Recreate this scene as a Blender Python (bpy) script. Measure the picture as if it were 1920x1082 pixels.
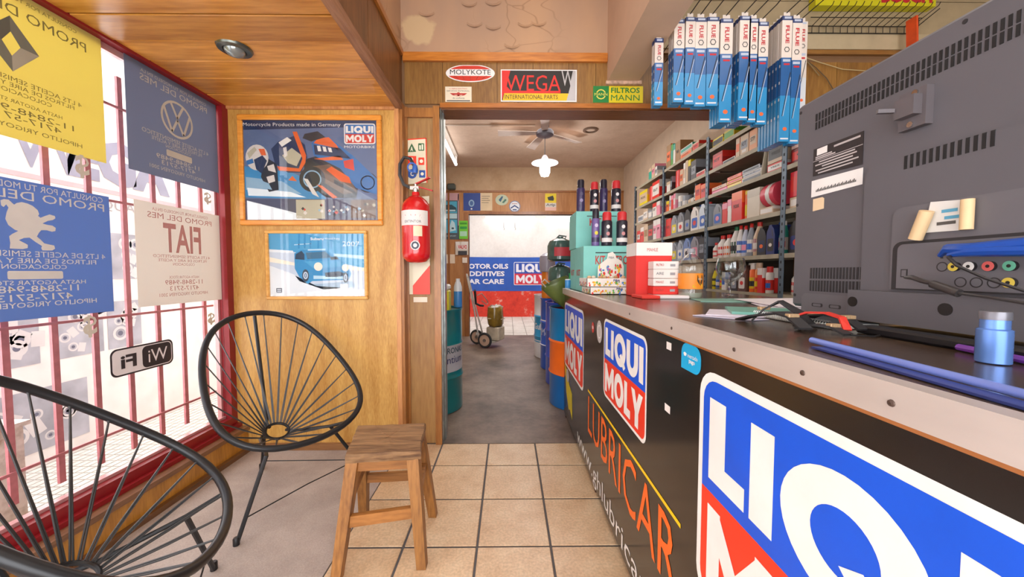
import bpy, math, random
from mathutils import Vector, Matrix
random.seed(7)
for o in list(bpy.data.objects): bpy.data.objects.remove(o)
sc = bpy.context.scene
COL = sc.collection
PI = math.pi
# ------------------------------------------------------------------ camera
F = 685.0; CAMZ = 1.2
PITCH = math.atan(30 / F); YAW = math.atan(7 / F)
cd = bpy.data.cameras.new('camera'); cam = bpy.data.objects.new('camera', cd); COL.objects.link(cam)
cd.sensor_width = 36; cd.lens = 36 * F / 1920; cd.clip_start = .02; cd.clip_end = 100
cam.location = (0, 0, CAMZ); cam.rotation_euler = (PI / 2 - PITCH, 0, -YAW)
sc.camera = cam
# ------------------------------------------------------------------ world, exposure
w = bpy.data.worlds.new('world'); sc.world = w; w.use_nodes = True
w.node_tree.nodes['Background'].inputs[0].default_value = (.95, .96, 1, 1)
w.node_tree.nodes['Background'].inputs[1].default_value = 6.5
sc.view_settings.view_transform = 'Standard'; sc.view_settings.look = 'None'
sc.view_settings.gamma = 1; sc.view_settings.use_curve_mapping = False
sc.view_settings.exposure = -0.3

def area(name, loc, rot, sx, sy, power, col=(1, 1, 1)):
    l = bpy.data.lights.new(name, 'AREA'); l.shape = 'RECTANGLE'; l.size = sx; l.size_y = sy
    l.energy = power; l.color = col
    o = bpy.data.objects.new(name, l); COL.objects.link(o); o.location = loc; o.rotation_euler = rot
    return o
area('shopfront_fill', (.3, -1.75, 1.5), (PI / 2, 0, 0), 3.6, 2.4, 60, (1, .98, .96))  # added fill lamp behind the camera, standing for an assumed, unseen shopfront opening
area('front_ceiling_fill', (1.0, .6, 3.25), (0, 0, 0), 2.6, 2.4, 42, (1, .97, .92))  # added fill lamp out of view, no actual fitting on this ceiling
area('back_ceiling_fill', (.3, 4.7, 3.1), (0, 0, 0), 1.8, 3.0, 48, (1, .97, .92))  # added fill lamp, extra to the modelled tubes and pendant
area('yard_light', (.3, 8.5, 2.95), (0, 0, 0), 3.2, 2.0, 75, (.97, .98, 1))
area('window_daylight', (-2.25, 1.0, 1.35), (0, -PI / 2, 0), 2.0, 3.6, 60, (.95, .97, 1))

# ------------------------------------------------------------------ pixel -> point helpers (1920x1082)
def ray(px, py):
    x = (px - 960) / F; y = 1.0; z = (541 - py) / F
    cp, sp = math.cos(PITCH), math.sin(PITCH)
    y, z = y * cp + z * sp, -y * sp + z * cp
    cy, sy = math.cos(YAW), math.sin(YAW)
    return x * cy + y * sy, -x * sy + y * cy, z
def onX(px, py, X): d = ray(px, py); t = X / d[0]; return (X, d[1] * t, CAMZ + d[2] * t)
def onY(px, py, Y): d = ray(px, py); t = Y / d[1]; return (d[0] * t, Y, CAMZ + d[2] * t)
def onZ(px, py, Z): d = ray(px, py); t = (Z - CAMZ) / d[2]; return (d[0] * t, d[1] * t, Z)

# ------------------------------------------------------------------ materials
def lin(c):
    if isinstance(c, str):
        c = c.lstrip('#'); c = tuple(int(c[i:i + 2], 16) / 255 for i in (0, 2, 4))
    return tuple(((v / 12.92) if v <= .04045 else ((v + .055) / 1.055) ** 2.4) for v in c) + (1,)
MATS = {}
def mat(col, rough=.5, metal=0, emit=0, trans=0, noise=0, bump=0, scale=8, alpha=1, coat=0, spec=.5, stretch=(1, 1, 1)):
    key = (str(col), rough, metal, emit, trans, noise, bump, scale, alpha, coat, spec, stretch)
    if key in MATS: return MATS[key]
    m = bpy.data.materials.new('mat_%d' % len(MATS)); m.use_nodes = True; nt = m.node_tree
    b = nt.nodes['Principled BSDF']; c = lin(col)
    b.inputs['Base Color'].default_value = c; b.inputs['Roughness'].default_value = rough
    b.inputs['Metallic'].default_value = metal; b.inputs['Specular IOR Level'].default_value = spec
    if coat: b.inputs['Coat Weight'].default_value = coat; b.inputs['Coat Roughness'].default_value = .08
    if emit: b.inputs['Emission Color'].default_value = c; b.inputs['Emission Strength'].default_value = emit
    if trans: b.inputs['Transmission Weight'].default_value = trans
    if alpha < 1: b.inputs['Alpha'].default_value = alpha
    tc = nt.nodes.new('ShaderNodeTexCoord'); mp = nt.nodes.new('ShaderNodeMapping'); nz = nt.nodes.new('ShaderNodeTexNoise')
    mp.inputs['Scale'].default_value = stretch; nz.inputs['Scale'].default_value = scale; nz.inputs['Detail'].default_value = 6
    nt.links.new(tc.outputs['Object'], mp.inputs[0]); nt.links.new(mp.outputs[0], nz.inputs['Vector'])
    n = noise if noise else .06
    rp = nt.nodes.new('ShaderNodeValToRGB'); rp.color_ramp.elements[0].position = .3; rp.color_ramp.elements[1].position = .7
    rp.color_ramp.elements[0].color = tuple(v * (1 - n) for v in c[:3]) + (1,)
    rp.color_ramp.elements[1].color = tuple(min(1, v * (1 + n)) for v in c[:3]) + (1,)
    nt.links.new(nz.outputs['Fac'], rp.inputs[0]); nt.links.new(rp.outputs[0], b.inputs['Base Color'])
    if bump:
        bp = nt.nodes.new('ShaderNodeBump'); bp.inputs['Strength'].default_value = bump; bp.inputs['Distance'].default_value = .01
        nt.links.new(nz.outputs['Fac'], bp.inputs['Height']); nt.links.new(bp.outputs[0], b.inputs['Normal'])
    MATS[key] = m; return m
def wood(c1, c2, axis='z', scale=6, rough=.35, coat=.25, bump=.08, knots=.0, fine=1.0):
    key = ('wood', c1, c2, axis, scale, rough, coat, bump, knots, fine)
    if key in MATS: return MATS[key]
    m = bpy.data.materials.new('wood_%d' % len(MATS)); m.use_nodes = True; nt = m.node_tree; L = nt.links.new
    b = nt.nodes['Principled BSDF']; b.inputs['Roughness'].default_value = rough
    b.inputs['Coat Weight'].default_value = coat; b.inputs['Coat Roughness'].default_value = .25
    tc = nt.nodes.new('ShaderNodeTexCoord'); mp = nt.nodes.new('ShaderNodeMapping')
    s = {'x': (.12, 1, 1), 'y': (1, .12, 1), 'z': (1, 1, .12)}[axis]
    mp.inputs['Scale'].default_value = tuple(v * scale for v in s)
    L(tc.outputs['Object'], mp.inputs[0])
    n1 = nt.nodes.new('ShaderNodeTexNoise'); n1.inputs['Scale'].default_value = 1.0; n1.inputs['Detail'].default_value = 3; n1.inputs['Distortion'].default_value = .6
    n2 = nt.nodes.new('ShaderNodeTexNoise'); n2.inputs['Scale'].default_value = 9.0 * fine; n2.inputs['Detail'].default_value = 5
    L(mp.outputs[0], n1.inputs['Vector']); L(mp.outputs[0], n2.inputs['Vector'])
    mx = nt.nodes.new('ShaderNodeMix'); mx.data_type = 'FLOAT'; mx.inputs[0].default_value = .5
    L(n1.outputs['Fac'], mx.inputs[2]); L(n2.outputs['Fac'], mx.inputs[3])
    rp = nt.nodes.new('ShaderNodeValToRGB'); e = rp.color_ramp.elements
    e[0].position = .36; e[0].color = lin(c1); e[1].position = .62; e[1].color = lin(c2)
    oi = nt.nodes.new('ShaderNodeObjectInfo'); mr = nt.nodes.new('ShaderNodeMapRange'); mr.inputs[3].default_value = .86; mr.inputs[4].default_value = 1.12
    hs = nt.nodes.new('ShaderNodeHueSaturation'); L(oi.outputs['Random'], mr.inputs[0]); L(mr.outputs[0], hs.inputs['Value'])
    L(mx.outputs[0], rp.inputs[0]); L(rp.outputs[0], hs.inputs['Color']); L(hs.outputs[0], b.inputs['Base Color'])
    bp = nt.nodes.new('ShaderNodeBump'); bp.inputs['Strength'].default_value = bump; bp.inputs['Distance'].default_value = .004
    L(n2.outputs['Fac'], bp.inputs['Height']); L(bp.outputs[0], b.inputs['Normal'])
    MATS[key] = m; return m
def blotch(name, cols, scale=2.5, rough=.8, bump=.2, fine=60, finec=.08, spec=.3):
    """stone / cement / plaster: large stains over fine grain"""
    m = bpy.data.materials.new(name); m.use_nodes = True; nt = m.node_tree; L = nt.links.new
    b = nt.nodes['Principled BSDF']; b.inputs['Roughness'].default_value = rough; b.inputs['Specular IOR Level'].default_value = spec
    tc = nt.nodes.new('ShaderNodeTexCoord')
    n1 = nt.nodes.new('ShaderNodeTexNoise'); n1.inputs['Scale'].default_value = scale; n1.inputs['Detail'].default_value = 8; n1.inputs['Roughness'].default_value = .65
    n2 = nt.nodes.new('ShaderNodeTexNoise'); n2.inputs['Scale'].default_value = fine; n2.inputs['Detail'].default_value = 3
    L(tc.outputs['Object'], n1.inputs['Vector']); L(tc.outputs['Object'], n2.inputs['Vector'])
    rp = nt.nodes.new('ShaderNodeValToRGB'); e = rp.color_ramp.elements
    for i, c in enumerate(cols):
        p = .32 + .36 * i / max(1, len(cols) - 1)
        if i < 2: e[i].position = p; e[i].color = lin(c)
        else: q = e.new(p); q.color = lin(c)
    L(n1.outputs['Fac'], rp.inputs[0])
    r2 = nt.nodes.new('ShaderNodeValToRGB'); r2.color_ramp.elements[0].position = .35; r2.color_ramp.elements[1].position = .65
    r2.color_ramp.elements[0].color = (1 - finec * 3, 1 - finec * 3, 1 - finec * 3, 1); r2.color_ramp.elements[1].color = (1, 1, 1, 1)
    L(n2.outputs['Fac'], r2.inputs[0])
    mx = nt.nodes.new('ShaderNodeMix'); mx.data_type = 'RGBA'; mx.blend_type = 'MULTIPLY'; mx.inputs[0].default_value = 1
    L(rp.outputs[0], mx.inputs[6]); L(r2.outputs[0], mx.inputs[7]); L(mx.outputs[2], b.inputs['Base Color'])
    bp = nt.nodes.new('ShaderNodeBump'); bp.inputs['Strength'].default_value = bump; bp.inputs['Distance'].default_value = .004
    L(n2.outputs['Fac'], bp.inputs['Height']); L(bp.outputs[0], b.inputs['Normal'])
    return m
def glass(name, tint=(1, 1, 1), refl=.9, base=.04):
    m = bpy.data.materials.new(name); m.use_nodes = True; nt = m.node_tree; L = nt.links.new
    nt.nodes.remove(nt.nodes['Principled BSDF']); out = nt.nodes['Material Output']
    t = nt.nodes.new('ShaderNodeBsdfTransparent'); t.inputs[0].default_value = tuple(tint) + (1,)
    g = nt.nodes.new('ShaderNodeBsdfGlossy'); g.inputs['Roughness'].default_value = .02
    lw_ = nt.nodes.new('ShaderNodeLayerWeight'); fr = nt.nodes.new('ShaderNodeMath'); fr.operation = 'POWER'; fr.inputs[1].default_value = 3.5; L(lw_.outputs['Facing'], fr.inputs[0])
    ml = nt.nodes.new('ShaderNodeMath'); ml.operation = 'MULTIPLY_ADD'; ml.inputs[1].default_value = refl; ml.inputs[2].default_value = base
    L(fr.outputs[0], ml.inputs[0])
    mx = nt.nodes.new('ShaderNodeMixShader'); L(ml.outputs[0], mx.inputs[0]); L(t.outputs[0], mx.inputs[1]); L(g.outputs[0], mx.inputs[2])
    L(mx.outputs[0], out.inputs[0]); return m
PANE = glass('pane_glass', (.97, .98, .98), .6, .0)
FRAMEGLASS = glass('frame_glass', (.97, .97, .97), 1.2, .03)
CLEAR = glass('clear_glass', (.93, .95, .95), 1.2, .07)
WHITE = mat('#e9e7e4', .5); BLACK = mat('#151517', .4); BLUE = mat('#0a55d8', .35); RED = mat('#e8391f', .35)
DEEP = mat('#1b1b20', .6); CHROME = mat('#c8c8c8', .25, 1); STEEL = mat('#8d9097', .35, .9)

# ------------------------------------------------------------------ mesh builder
_tc = {}
def text2d(s, bold=.0):
    if set(s) & set('MWm') and not s.startswith('MOTOR OILS'): bold = 0   # the offset breaks these glyphs
    k = (s, bold)
    if k in _tc: return _tc[k]
    c = bpy.data.curves.new('t', 'FONT'); c.body = s; c.offset = bold; c.resolution_u = 2; c.fill_mode = 'FRONT'
    o = bpy.data.objects.new('t', c); me = bpy.data.meshes.new_from_object(o)
    V = [(v.co.x, v.co.y) for v in me.vertices]; P = [tuple(p.vertices) for p in me.polygons]
    bpy.data.objects.remove(o); bpy.data.curves.remove(c); bpy.data.meshes.remove(me)
    if not V: V = [(0, 0), (1, 0), (1, 1)]; P = [(0, 1, 2)]
    x0 = min(v[0] for v in V); x1 = max(v[0] for v in V); y0 = min(v[1] for v in V); y1 = max(v[1] for v in V)
    V = [((x - x0) / (x1 - x0 or 1), (y - y0) / (y1 - y0 or 1)) for x, y in V]
    _tc[k] = (V, P, (x1 - x0) / (y1 - y0 or 1)); return _tc[k]
def V3(a): return Vector(a)
class MB:
    def __init__(s): s.v = []; s.f = []; s.m = []; s.s = []
    def add(s, V, Fs, m=0, smooth=False):
        b = len(s.v); s.v += [tuple(x) for x in V]
        for f in Fs: s.f.append(tuple(i + b for i in f)); s.m.append(m); s.s.append(smooth)
        return s
    def box(s, x0, x1, y0, y1, z0, z1, m=0):
        V = [(x0, y0, z0), (x1, y0, z0), (x1, y1, z0), (x0, y1, z0), (x0, y0, z1), (x1, y0, z1), (x1, y1, z1), (x0, y1, z1)]
        return s.add(V, [(0, 3, 2, 1), (4, 5, 6, 7), (0, 1, 5, 4), (1, 2, 6, 5), (2, 3, 7, 6), (3, 0, 4, 7)], m)
    def bbox(s, x0, x1, y0, y1, z0, z1, r=.005, m=0):
        """box with chamfered edges"""
        V = []; idx = {}
        for ax in range(3):
            for sx in (0, 1):
                for sy in (0, 1):
                    for sz in (0, 1):
                        p = [x1 - r if sx else x0 + r, y1 - r if sy else y0 + r, z1 - r if sz else z0 + r]
                        p[ax] = ((x0, x1)[sx], (y0, y1)[sy], (z0, z1)[sz])[ax]
                        idx[(ax, sx, sy, sz)] = len(V); V.append(tuple(p))
        Fc = []
        I = lambda ax, a, b, c: idx[(ax, a, b, c)]
        for e in (0, 1):
            q = [I(0, e, 0, 0), I(0, e, 1, 0), I(0, e, 1, 1), I(0, e, 0, 1)]; Fc.append(q if e else q[::-1])
            q = [I(1, 0, e, 0), I(1, 0, e, 1), I(1, 1, e, 1), I(1, 1, e, 0)]; Fc.append(q if e else q[::-1])
            q = [I(2, 0, 0, e), I(2, 1, 0, e), I(2, 1, 1, e), I(2, 0, 1, e)]; Fc.append(q if e else q[::-1])
        for a in (0, 1):
            for b in (0, 1):
                Fc.append([I(0, a, b, 0), I(0, a, b, 1), I(1, a, b, 1), I(1, a, b, 0)])
                Fc.append([I(0, a, 0, b), I(0, a, 1, b), I(2, a, 1, b), I(2, a, 0, b)])
                Fc.append([I(1, 0, a, b), I(1, 1, a, b), I(2, 1, a, b), I(2, 0, a, b)])
        for a in (0, 1):
            for b in (0, 1):
                for c in (0, 1): Fc.append([I(0, a, b, c), I(1, a, b, c), I(2, a, b, c)])
        return s.add(V, Fc, m)
    def lathe(s, prof, c=(0, 0, 0), n=24, m=0, axis='z', smooth=True, cap=True, mats=None, a0=0):
        V = []
        for r, h in prof:
            for i in range(n):
                t = 2 * PI * i / n + a0; a, b = r * math.cos(t), r * math.sin(t)
                p = {'z': (a, b, h), 'x': (h, a, b), 'y': (a, h, -b)}[axis]
                V.append((p[0] + c[0], p[1] + c[1], p[2] + c[2]))
        b0 = len(s.v); s.v += V
        for j in range(len(prof) - 1):
            mm = mats[j] if mats else m
            for i in range(n):
                s.f.append((b0 + j * n + i, b0 + j * n + (i + 1) % n, b0 + (j + 1) * n + (i + 1) % n, b0 + (j + 1) * n + i)); s.m.append(mm); s.s.append(smooth)
        if cap:
            if prof[0][0] > 1e-5: s.f.append(tuple(b0 + i for i in range(n))[::-1]); s.m.append(mats[0] if mats else m); s.s.append(False)
            if prof[-1][0] > 1e-5: s.f.append(tuple(b0 + (len(prof) - 1) * n + i for i in range(n))); s.m.append(mats[-1] if mats else m); s.s.append(False)
        return s
    def tube(s, pts, r, n=8, closed=False, m=0, smooth=True):
        P = [V3(p) for p in pts]; N = len(P); R = r if isinstance(r, (list, tuple)) else [r] * N
        up = None; rings = []
        for i in range(N):
            if closed: d = P[(i + 1) % N] - P[i - 1]
            else: d = P[min(i + 1, N - 1)] - P[max(i - 1, 0)]
            d.normalize()
            if up is None:
                up = d.orthogonal().normalized()
            else:
                up = (up - d * up.dot(d)); up = up.normalized() if up.length > 1e-6 else d.orthogonal().normalized()
            sd = d.cross(up)
            rings.append([P[i] + (up * math.cos(2 * PI * k / n) + sd * math.sin(2 * PI * k / n)) * R[i] for k in range(n)])
        off = 0
        if closed:
            a = rings[-1]; best = 1e9
            for q in range(n):
                dd = sum((a[k] - rings[0][(k + q) % n]).length for k in range(n))
                if dd < best: best = dd; off = q
        V = [v for rg in rings for v in rg]; Fc = []
        for i in range(N if closed else N - 1):
            j = (i + 1) % N; o2 = off if (closed and j == 0) else 0
            for k in range(n):
                Fc.append((i * n + k, i * n + (k + 1) % n, j * n + (k + 1 + o2) % n, j * n + (k + o2) % n))
        s.add(V, Fc, m, smooth)
        if not closed:
            s.add([], [], m); b = len(s.v) - N * n
            s.f.append(tuple(b + k for k in range(n))[::-1]); s.m.append(m); s.s.append(False)
            s.f.append(tuple(b + (N - 1) * n + k for k in range(n))); s.m.append(m); s.s.append(False)
        return s
    def quad(s, a, b, c, d, m=0): return s.add([a, b, c, d], [(0, 1, 2, 3)], m)
    def flat(s, o, u, v, pts, m=0, off=.0):
        o = V3(o); u = V3(u); v = V3(v); n = u.cross(v).normalized()
        return s.add([o + u * x + v * y + n * off for x, y in pts], [tuple(range(len(pts)))], m)
    def rect(s, o, u, v, x0, x1, y0, y1, m=0, off=.0): return s.flat(o, u, v, [(x0, y0), (x1, y0), (x1, y1), (x0, y1)], m, off)
    def disc(s, o, u, v, cx, cy, rx, ry=None, m=0, off=0, n=20, a0=0, a1=2 * PI):
        ry = ry or rx; k = n if a1 - a0 > 6.2 else n + 1
        return s.flat(o, u, v, [(cx + rx * math.cos(a0 + (a1 - a0) * i / n), cy + ry * math.sin(a0 + (a1 - a0) * i / n)) for i in range(k)], m, off)
    def ring(s, o, u, v, cx, cy, rx, ry, tx, ty=None, m=0, off=0, n=28, a0=0, a1=2 * PI):
        ty = ty or tx; o = V3(o); u = V3(u); v = V3(v); nn = u.cross(v).normalized(); V = []; Fc = []
        for i in range(n + 1):
            t = a0 + (a1 - a0) * i / n; c, q = math.cos(t), math.sin(t)
            V.append(o + u * (cx + rx * c) + v * (cy + ry * q) + nn * off); V.append(o + u * (cx + (rx - tx) * c) + v * (cy + (ry - ty) * q) + nn * off)
            if i: Fc.append((2 * i - 2, 2 * i, 2 * i + 1, 2 * i - 1))
        return s.add(V, Fc, m)
    def rrect(s, o, u, v, x0, x1, y0, y1, r, m=0, off=0, n=5, corners=(1, 1, 1, 1)):
        pts = []
        for k, (cx, cy, a) in enumerate(((x0 + r, y0 + r, PI), (x1 - r, y0 + r, 1.5 * PI), (x1 - r, y1 - r, 0), (x0 + r, y1 - r, .5 * PI))):
            if corners[k]:
                for i in range(n + 1): t = a + .5 * PI * i / n; pts.append((cx + r * math.cos(t), cy + r * math.sin(t)))
            else: pts.append(((x0, y0), (x1, y0), (x1, y1), (x0, y1))[k])
        return s.flat(o, u, v, pts, m, off)
    def prism(s, o, u, v, pts, t, m=0, m2=None):
        """outline in (u,v) at off 0..t along the normal"""
        o = V3(o); u = V3(u); v = V3(v); n = u.cross(v).normalized(); k = len(pts)
        V = [o + u * x + v * y for x, y in pts] + [o + u * x + v * y + n * t for x, y in pts]
        s.add(V, [tuple(range(k))[::-1], tuple(range(k, 2 * k))], m if m2 is None else m2)
        b = len(s.v) - 2 * k
        for i in range(k): s.f.append((b + i, b + (i + 1) % k, b + k + (i + 1) % k, b + k + i)); s.m.append(m); s.s.append(False)
        return s
    def text(s, t, o, u, v, x, y, wd, ht, m=0, off=.0006, bold=.0, keep=False, wrap=None):
        """text filling the box wd x ht whose lower left is (x,y)"""
        V, P, asp = text2d(t, bold)
        if keep: wd = ht * asp
        o = V3(o); u = V3(u); v = V3(v); n = u.cross(v).normalized()
        if wrap: W = [wrap(x + a * wd, y + b * ht) for a, b in V]
        else: W = [o + u * (x + a * wd) + v * (y + b * ht) + n * off for a, b in V]
        return s.add(W, P, m)
    def seg(s, a, b, t, h=None, m=0):
        """square bar from a to b, width t"""
        a = V3(a); b = V3(b); d = (b - a).normalized(); up = Vector((0, 0, 1)) if abs(d.z) < .9 else Vector((1, 0, 0))
        sd = d.cross(up).normalized() * t / 2; up = sd.cross(d).normalized() * (h or t) / 2
        V = [a - sd - up, a + sd - up, a + sd + up, a - sd + up, b - sd - up, b + sd - up, b + sd + up, b - sd + up]
        return s.add(V, [(0, 3, 2, 1), (4, 5, 6, 7), (0, 1, 5, 4), (1, 2, 6, 5), (2, 3, 7, 6), (3, 0, 4, 7)], m)
    def build(s, name, mats, parent=None, world=True, subsurf=0):
        me = bpy.data.meshes.new(name); me.from_pydata(s.v, [], s.f)
        if not isinstance(mats, (list, tuple)): mats = [mats]
        for q in mats: me.materials.append(q)
        me.polygons.foreach_set('material_index', s.m); me.polygons.foreach_set('use_smooth', s.s)
        o = bpy.data.objects.new(name, me); COL.objects.link(o)
        if parent is not None:
            o.parent = parent
            if world:
                off = Vector((0, 0, 0)); p = parent
                while p is not None: off += Vector(p.location); p = p.parent
                me.transform(Matrix.Translation(-off))
        if any(s.s): me.set_sharp_from_angle(angle=.75)
        me.update()
        return o
def tag(o, label, cat, group=None, kind=None):
    if label: o['label'] = label
    if cat: o['category'] = cat
    if group: o['group'] = group
    if kind: o['kind'] = kind
    return o
def thing(name, label, cat, loc=(0, 0, 0), rz=0, group=None):
    o = bpy.data.objects.new(name, None); COL.objects.link(o); o.location = loc; o.rotation_euler = (0, 0, rz)
    o.empty_display_size = .05
    return tag(o, label, cat, group)
def struct(name, mb, mats, parent=None):
    o = mb.build(name, mats, parent)
    if parent is None: o['kind'] = 'structure'
    return o
def copy_tree(o, parent=None):
    c = o.copy(); COL.objects.link(c); c.parent = parent
    for ch in list(o.children): copy_tree(ch, c)
    return c
UX = (1, 0, 0); UZ = (0, 0, 1); NY = (0, -1, 0); PY = (0, 1, 0)

# block letters (height 1) drawn as flat polygons
def glyphs(mb, word, o, u, v, x, y, wd, ht, m, off, st=.31):
    W = {'L': .64, 'I': .32, 'Q': 1.16, 'U': .96, 'M': 1.24, 'O': 1.12, 'Y': 1.06}
    gap = .075; tot = sum(W[c] for c in word) + gap * (len(word) - 1); k = wd / tot
    X = x
    def p(pts): mb.flat(o, u, v, [(X + a * k, y + b * ht) for a, b in pts], m, off)
    for c in word:
        w_ = W[c]
        if c == 'L': p([(0, 0), (w_, 0), (w_, .25), (st, .25)] + [(st, 1), (0, 1)])
        elif c == 'I': p([(0, 0), (st, 0), (st, 1), (0, 1)])
        elif c in 'OQ':
            mb.ring(o, u, v, X + w_ / 2 * k, y + .5 * ht, w_ / 2 * k, .53 * ht, st * k, .27 * ht, m, off, 36)
            if c == 'Q': mb.flat(o, u, v, [(X + a * k, y + b * ht) for a, b in [(.56, .33), (.74, .42), (1.14, .06), (.96, -.07)]], m, off + .0002)
        elif c == 'U':
            mb.flat(o, u, v, [(X + a * k, y + b * ht) for a, b in [(0, .42), (st, .42), (st, 1), (0, 1)]], m, off)
            mb.flat(o, u, v, [(X + a * k, y + b * ht) for a, b in [(w_ - st, .42), (w_, .42), (w_, 1), (w_ - st, 1)]], m, off)
            mb.ring(o, u, v, X + w_ / 2 * k, y + .42 * ht, w_ / 2 * k, .44 * ht, st * k, .25 * ht, m, off, 16, PI, 2 * PI)
        elif c == 'M':
            p([(0, 0), (.29, 0), (.29, 1), (0, 1)]); p([(w_ - .29, 0), (w_, 0), (w_, 1), (w_ - .29, 1)])
            mb.flat(o, u, v, [(X + a * k, y + b * ht) for a, b in [(.26, 1), (0.2, 1), (.29, .52), (.62, .12), (.62, .55)]], m, off + .0002)
            mb.flat(o, u, v, [(X + a * k, y + b * ht) for a, b in [(.62, .55), (.62, .12), (w_ - .29, .52), (w_ - .2, 1), (w_ - .26, 1)]], m, off + .0002)
        elif c == 'Y':
            p([(w_ / 2 - st / 2, 0), (w_ / 2 + st / 2, 0), (w_ / 2 + st / 2, .45), (w_ / 2 - st / 2, .45)])
            mb.flat(o, u, v, [(X + a * k, y + b * ht) for a, b in [(0, 1), (w_ / 2 - st / 2, .4), (w_ / 2 + st / 2, .4), (.34, 1)]], m, off + .0002)
            mb.flat(o, u, v, [(X + a * k, y + b * ht) for a, b in [(w_ - .34, 1), (w_ / 2 - st / 2, .4), (w_ / 2 + st / 2, .4), (w_, 1)]], m, off + .0005)
        X += (w_ + gap) * k
def oil_logo(mb, o, u, v, x, y, wd, ht, mw, mblue, mred, off=.001, border=.035):
    """white rounded sticker, blue upper half LIQUI, red lower half MOLY"""
    b = border * wd; r = .06 * wd; md = y + ht * .49
    mb.rrect(o, u, v, x, x + wd, y, y + ht, r * 1.2, mw, off)
    mb.rrect(o, u, v, x + b, x + wd - b, md, y + ht - b, r, mblue, off + .0004, corners=(0, 0, 1, 1))
    mb.rrect(o, u, v, x + b, x + wd - b, y + b, md, r, mred, off + .0004, corners=(1, 1, 0, 0))
    h2 = (ht / 2 - b)
    glyphs(mb, 'LIQUI', o, u, v, x + wd * .055, md + h2 * .12, wd * .89, h2 * .74, mw, off + .0008)
    glyphs(mb, 'MOLY', o, u, v, x + wd * .055, y + b + h2 * .1, wd * .89, h2 * .76, mw, off + .0008)

# ================================================================== STRUCTURE
YW = 2.45       # poster wall face
YJ = 2.53       # header / jamb wall face
XWIN = -1.85
cement = blotch('cement_floor', ['#6f6058', '#8a7a70', '#9c8d83'], 3.0, .55, .15, 45, .05)
darkfloor = blotch('workshop_floor', ['#54473d', '#7a695d', '#938273'], 1.8, .45, .12, 30, .05)
m = MB(); m.box(-1.9, -.735, -1.7, 2.53, -.04, -.001); struct('floor_window', m, blotch('painted_cement', ['#a2958d', '#b0a39a', '#bcafa6'], 4, .75, .2, 160, .05))
m = MB(); m.box(-1.35, 2.3, 2.524, 6.95, -.04, 0); struct('floor_back', m, darkfloor)
m = MB(); m.box(-.735, 3.7, -1.7, 2.524, -.04, -.006); fl = struct('floor', m, mat('#5d5b5c', .9))
tile_m = blotch('terrazzo_tile', ['#c9a782', '#d6b894', '#dfc6a4'], 7, .38, .08, 90, .07, .5)
y_edges = [2.52, 2.228] + [2.228 - .338 * k for k in range(1, 12)]
x_edges = [-.735] + [-.137 + .3235 * k for k in range(-1, 5)]
g = .005
for i in range(len(x_edges) - 1):
    for j in range(len(y_edges) - 1):
        x0, x1, y1, y0 = x_edges[i] + g, x_edges[i + 1] - g, y_edges[j] - g, y_edges[j + 1] + g
        dz = random.uniform(-.0008, .0008)
        mm = MB(); mm.bbox(x0, x1, y0, y1, -.006, dz, .0025); mm.build('tile', tile_m, fl)
# far tiled yard floor
m = MB(); m.box(-2.4, 2.7, 6.95, 10.0, -.04, -.006); ff = struct('floor_far', m, mat('#8f867c', .9))
ft = blotch('white_floor_tile', ['#c9c0b6', '#d8d0c6', '#e2dcd3'], 2, .6, .1, 40, .06)
for i in range(10):
    for j in range(11):
        mm = MB(); mm.box(-1.2 + .26 * i + .006, -1.2 + .26 * (i + 1) - .006, 6.96 + .265 * j + .006, 6.96 + .265 * (j + 1) - .006, -.006, random.uniform(0, .003)); mm.build('tile', ft, ff)
# poster wall (faux wood panel)
panelwood = wood('#b07c34', '#d4a658', 'z', 14, .4, .2, .06, fine=2)
m = MB(); m.box(-1.95, -.715, YW, YW + .1, -.02, 2.30); struct('wall_left', m, panelwood)
m = MB(); m.box(-.745, -.715, YW - .012, YW, 0, 2.285); m.box(-1.83, -.745, YW - .015, YW, 2.262, 2.29)
struct('trim_1', m, wood('#a0673a', '#c28a55', 'z', 10))
m = MB(); m.box(-1.83, -.715, YW - .02, YW, 0, .045); struct('baseboard_left', m, wood('#7c5230', '#9c6d42', 'x', 10))
# jamb panel and header
m = MB(); m.box(-.72, -.50, YJ, YJ + .06, 0, 2.315); struct('wall_jamb', m, wood('#8c6234', '#a98048', 'z', 7, .5, .1))
m = MB(); m.box(-.715, -.695, YJ - .085, YJ, 0, 2.315); m.box(-.715, -.68, YJ - .012, YJ, 0, 2.315)
m.box(-.505, -.462, YJ - .03, YJ + .16, 0, 2.315); m.box(-.715, -.462, YJ - .02, YJ, 2.245, 2.305)
struct('trim_2', m, wood('#855122', '#a96f32', 'z', 10))
m = MB(); m.box(-.463, -.455, YJ + .0, YJ + .17, 0, 2.31); m.box(-.463, -.448, YJ + .06, YJ + .1, 0, 2.31)
struct('trim_3', m, mat('#8a8f8c', .3, .85, noise=.25, scale=20))
headw = wood('#785022', '#9a7036', 'z', 9, .4, .2)
m = MB(); m.box(-.72, 3.7, YJ + .01, YJ + .17, 2.315, 2.70); wf = struct('wall_header', m, mat('#7b5a3c', .8))
xs = [-.70, -.442, -.075, .167, .409, .593, .80, 1.04, 1.28, 1.52, 1.76, 2.0, 2.24, 2.48, 2.72, 2.96, 3.2, 3.44, 3.68]
for a, b in zip(xs, xs[1:]):
    mm = MB(); mm.box(a + .0015, b - .0015, YJ, YJ + .01, 2.34, 2.63); mm.build('panel', headw, wf)
m = MB(); m.box(-.705, .668, YJ - .02, YJ + .01, 2.615, 2.672); struct('trim_4', m, wood('#a8601c', '#cf8432', 'x', 8))
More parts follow.
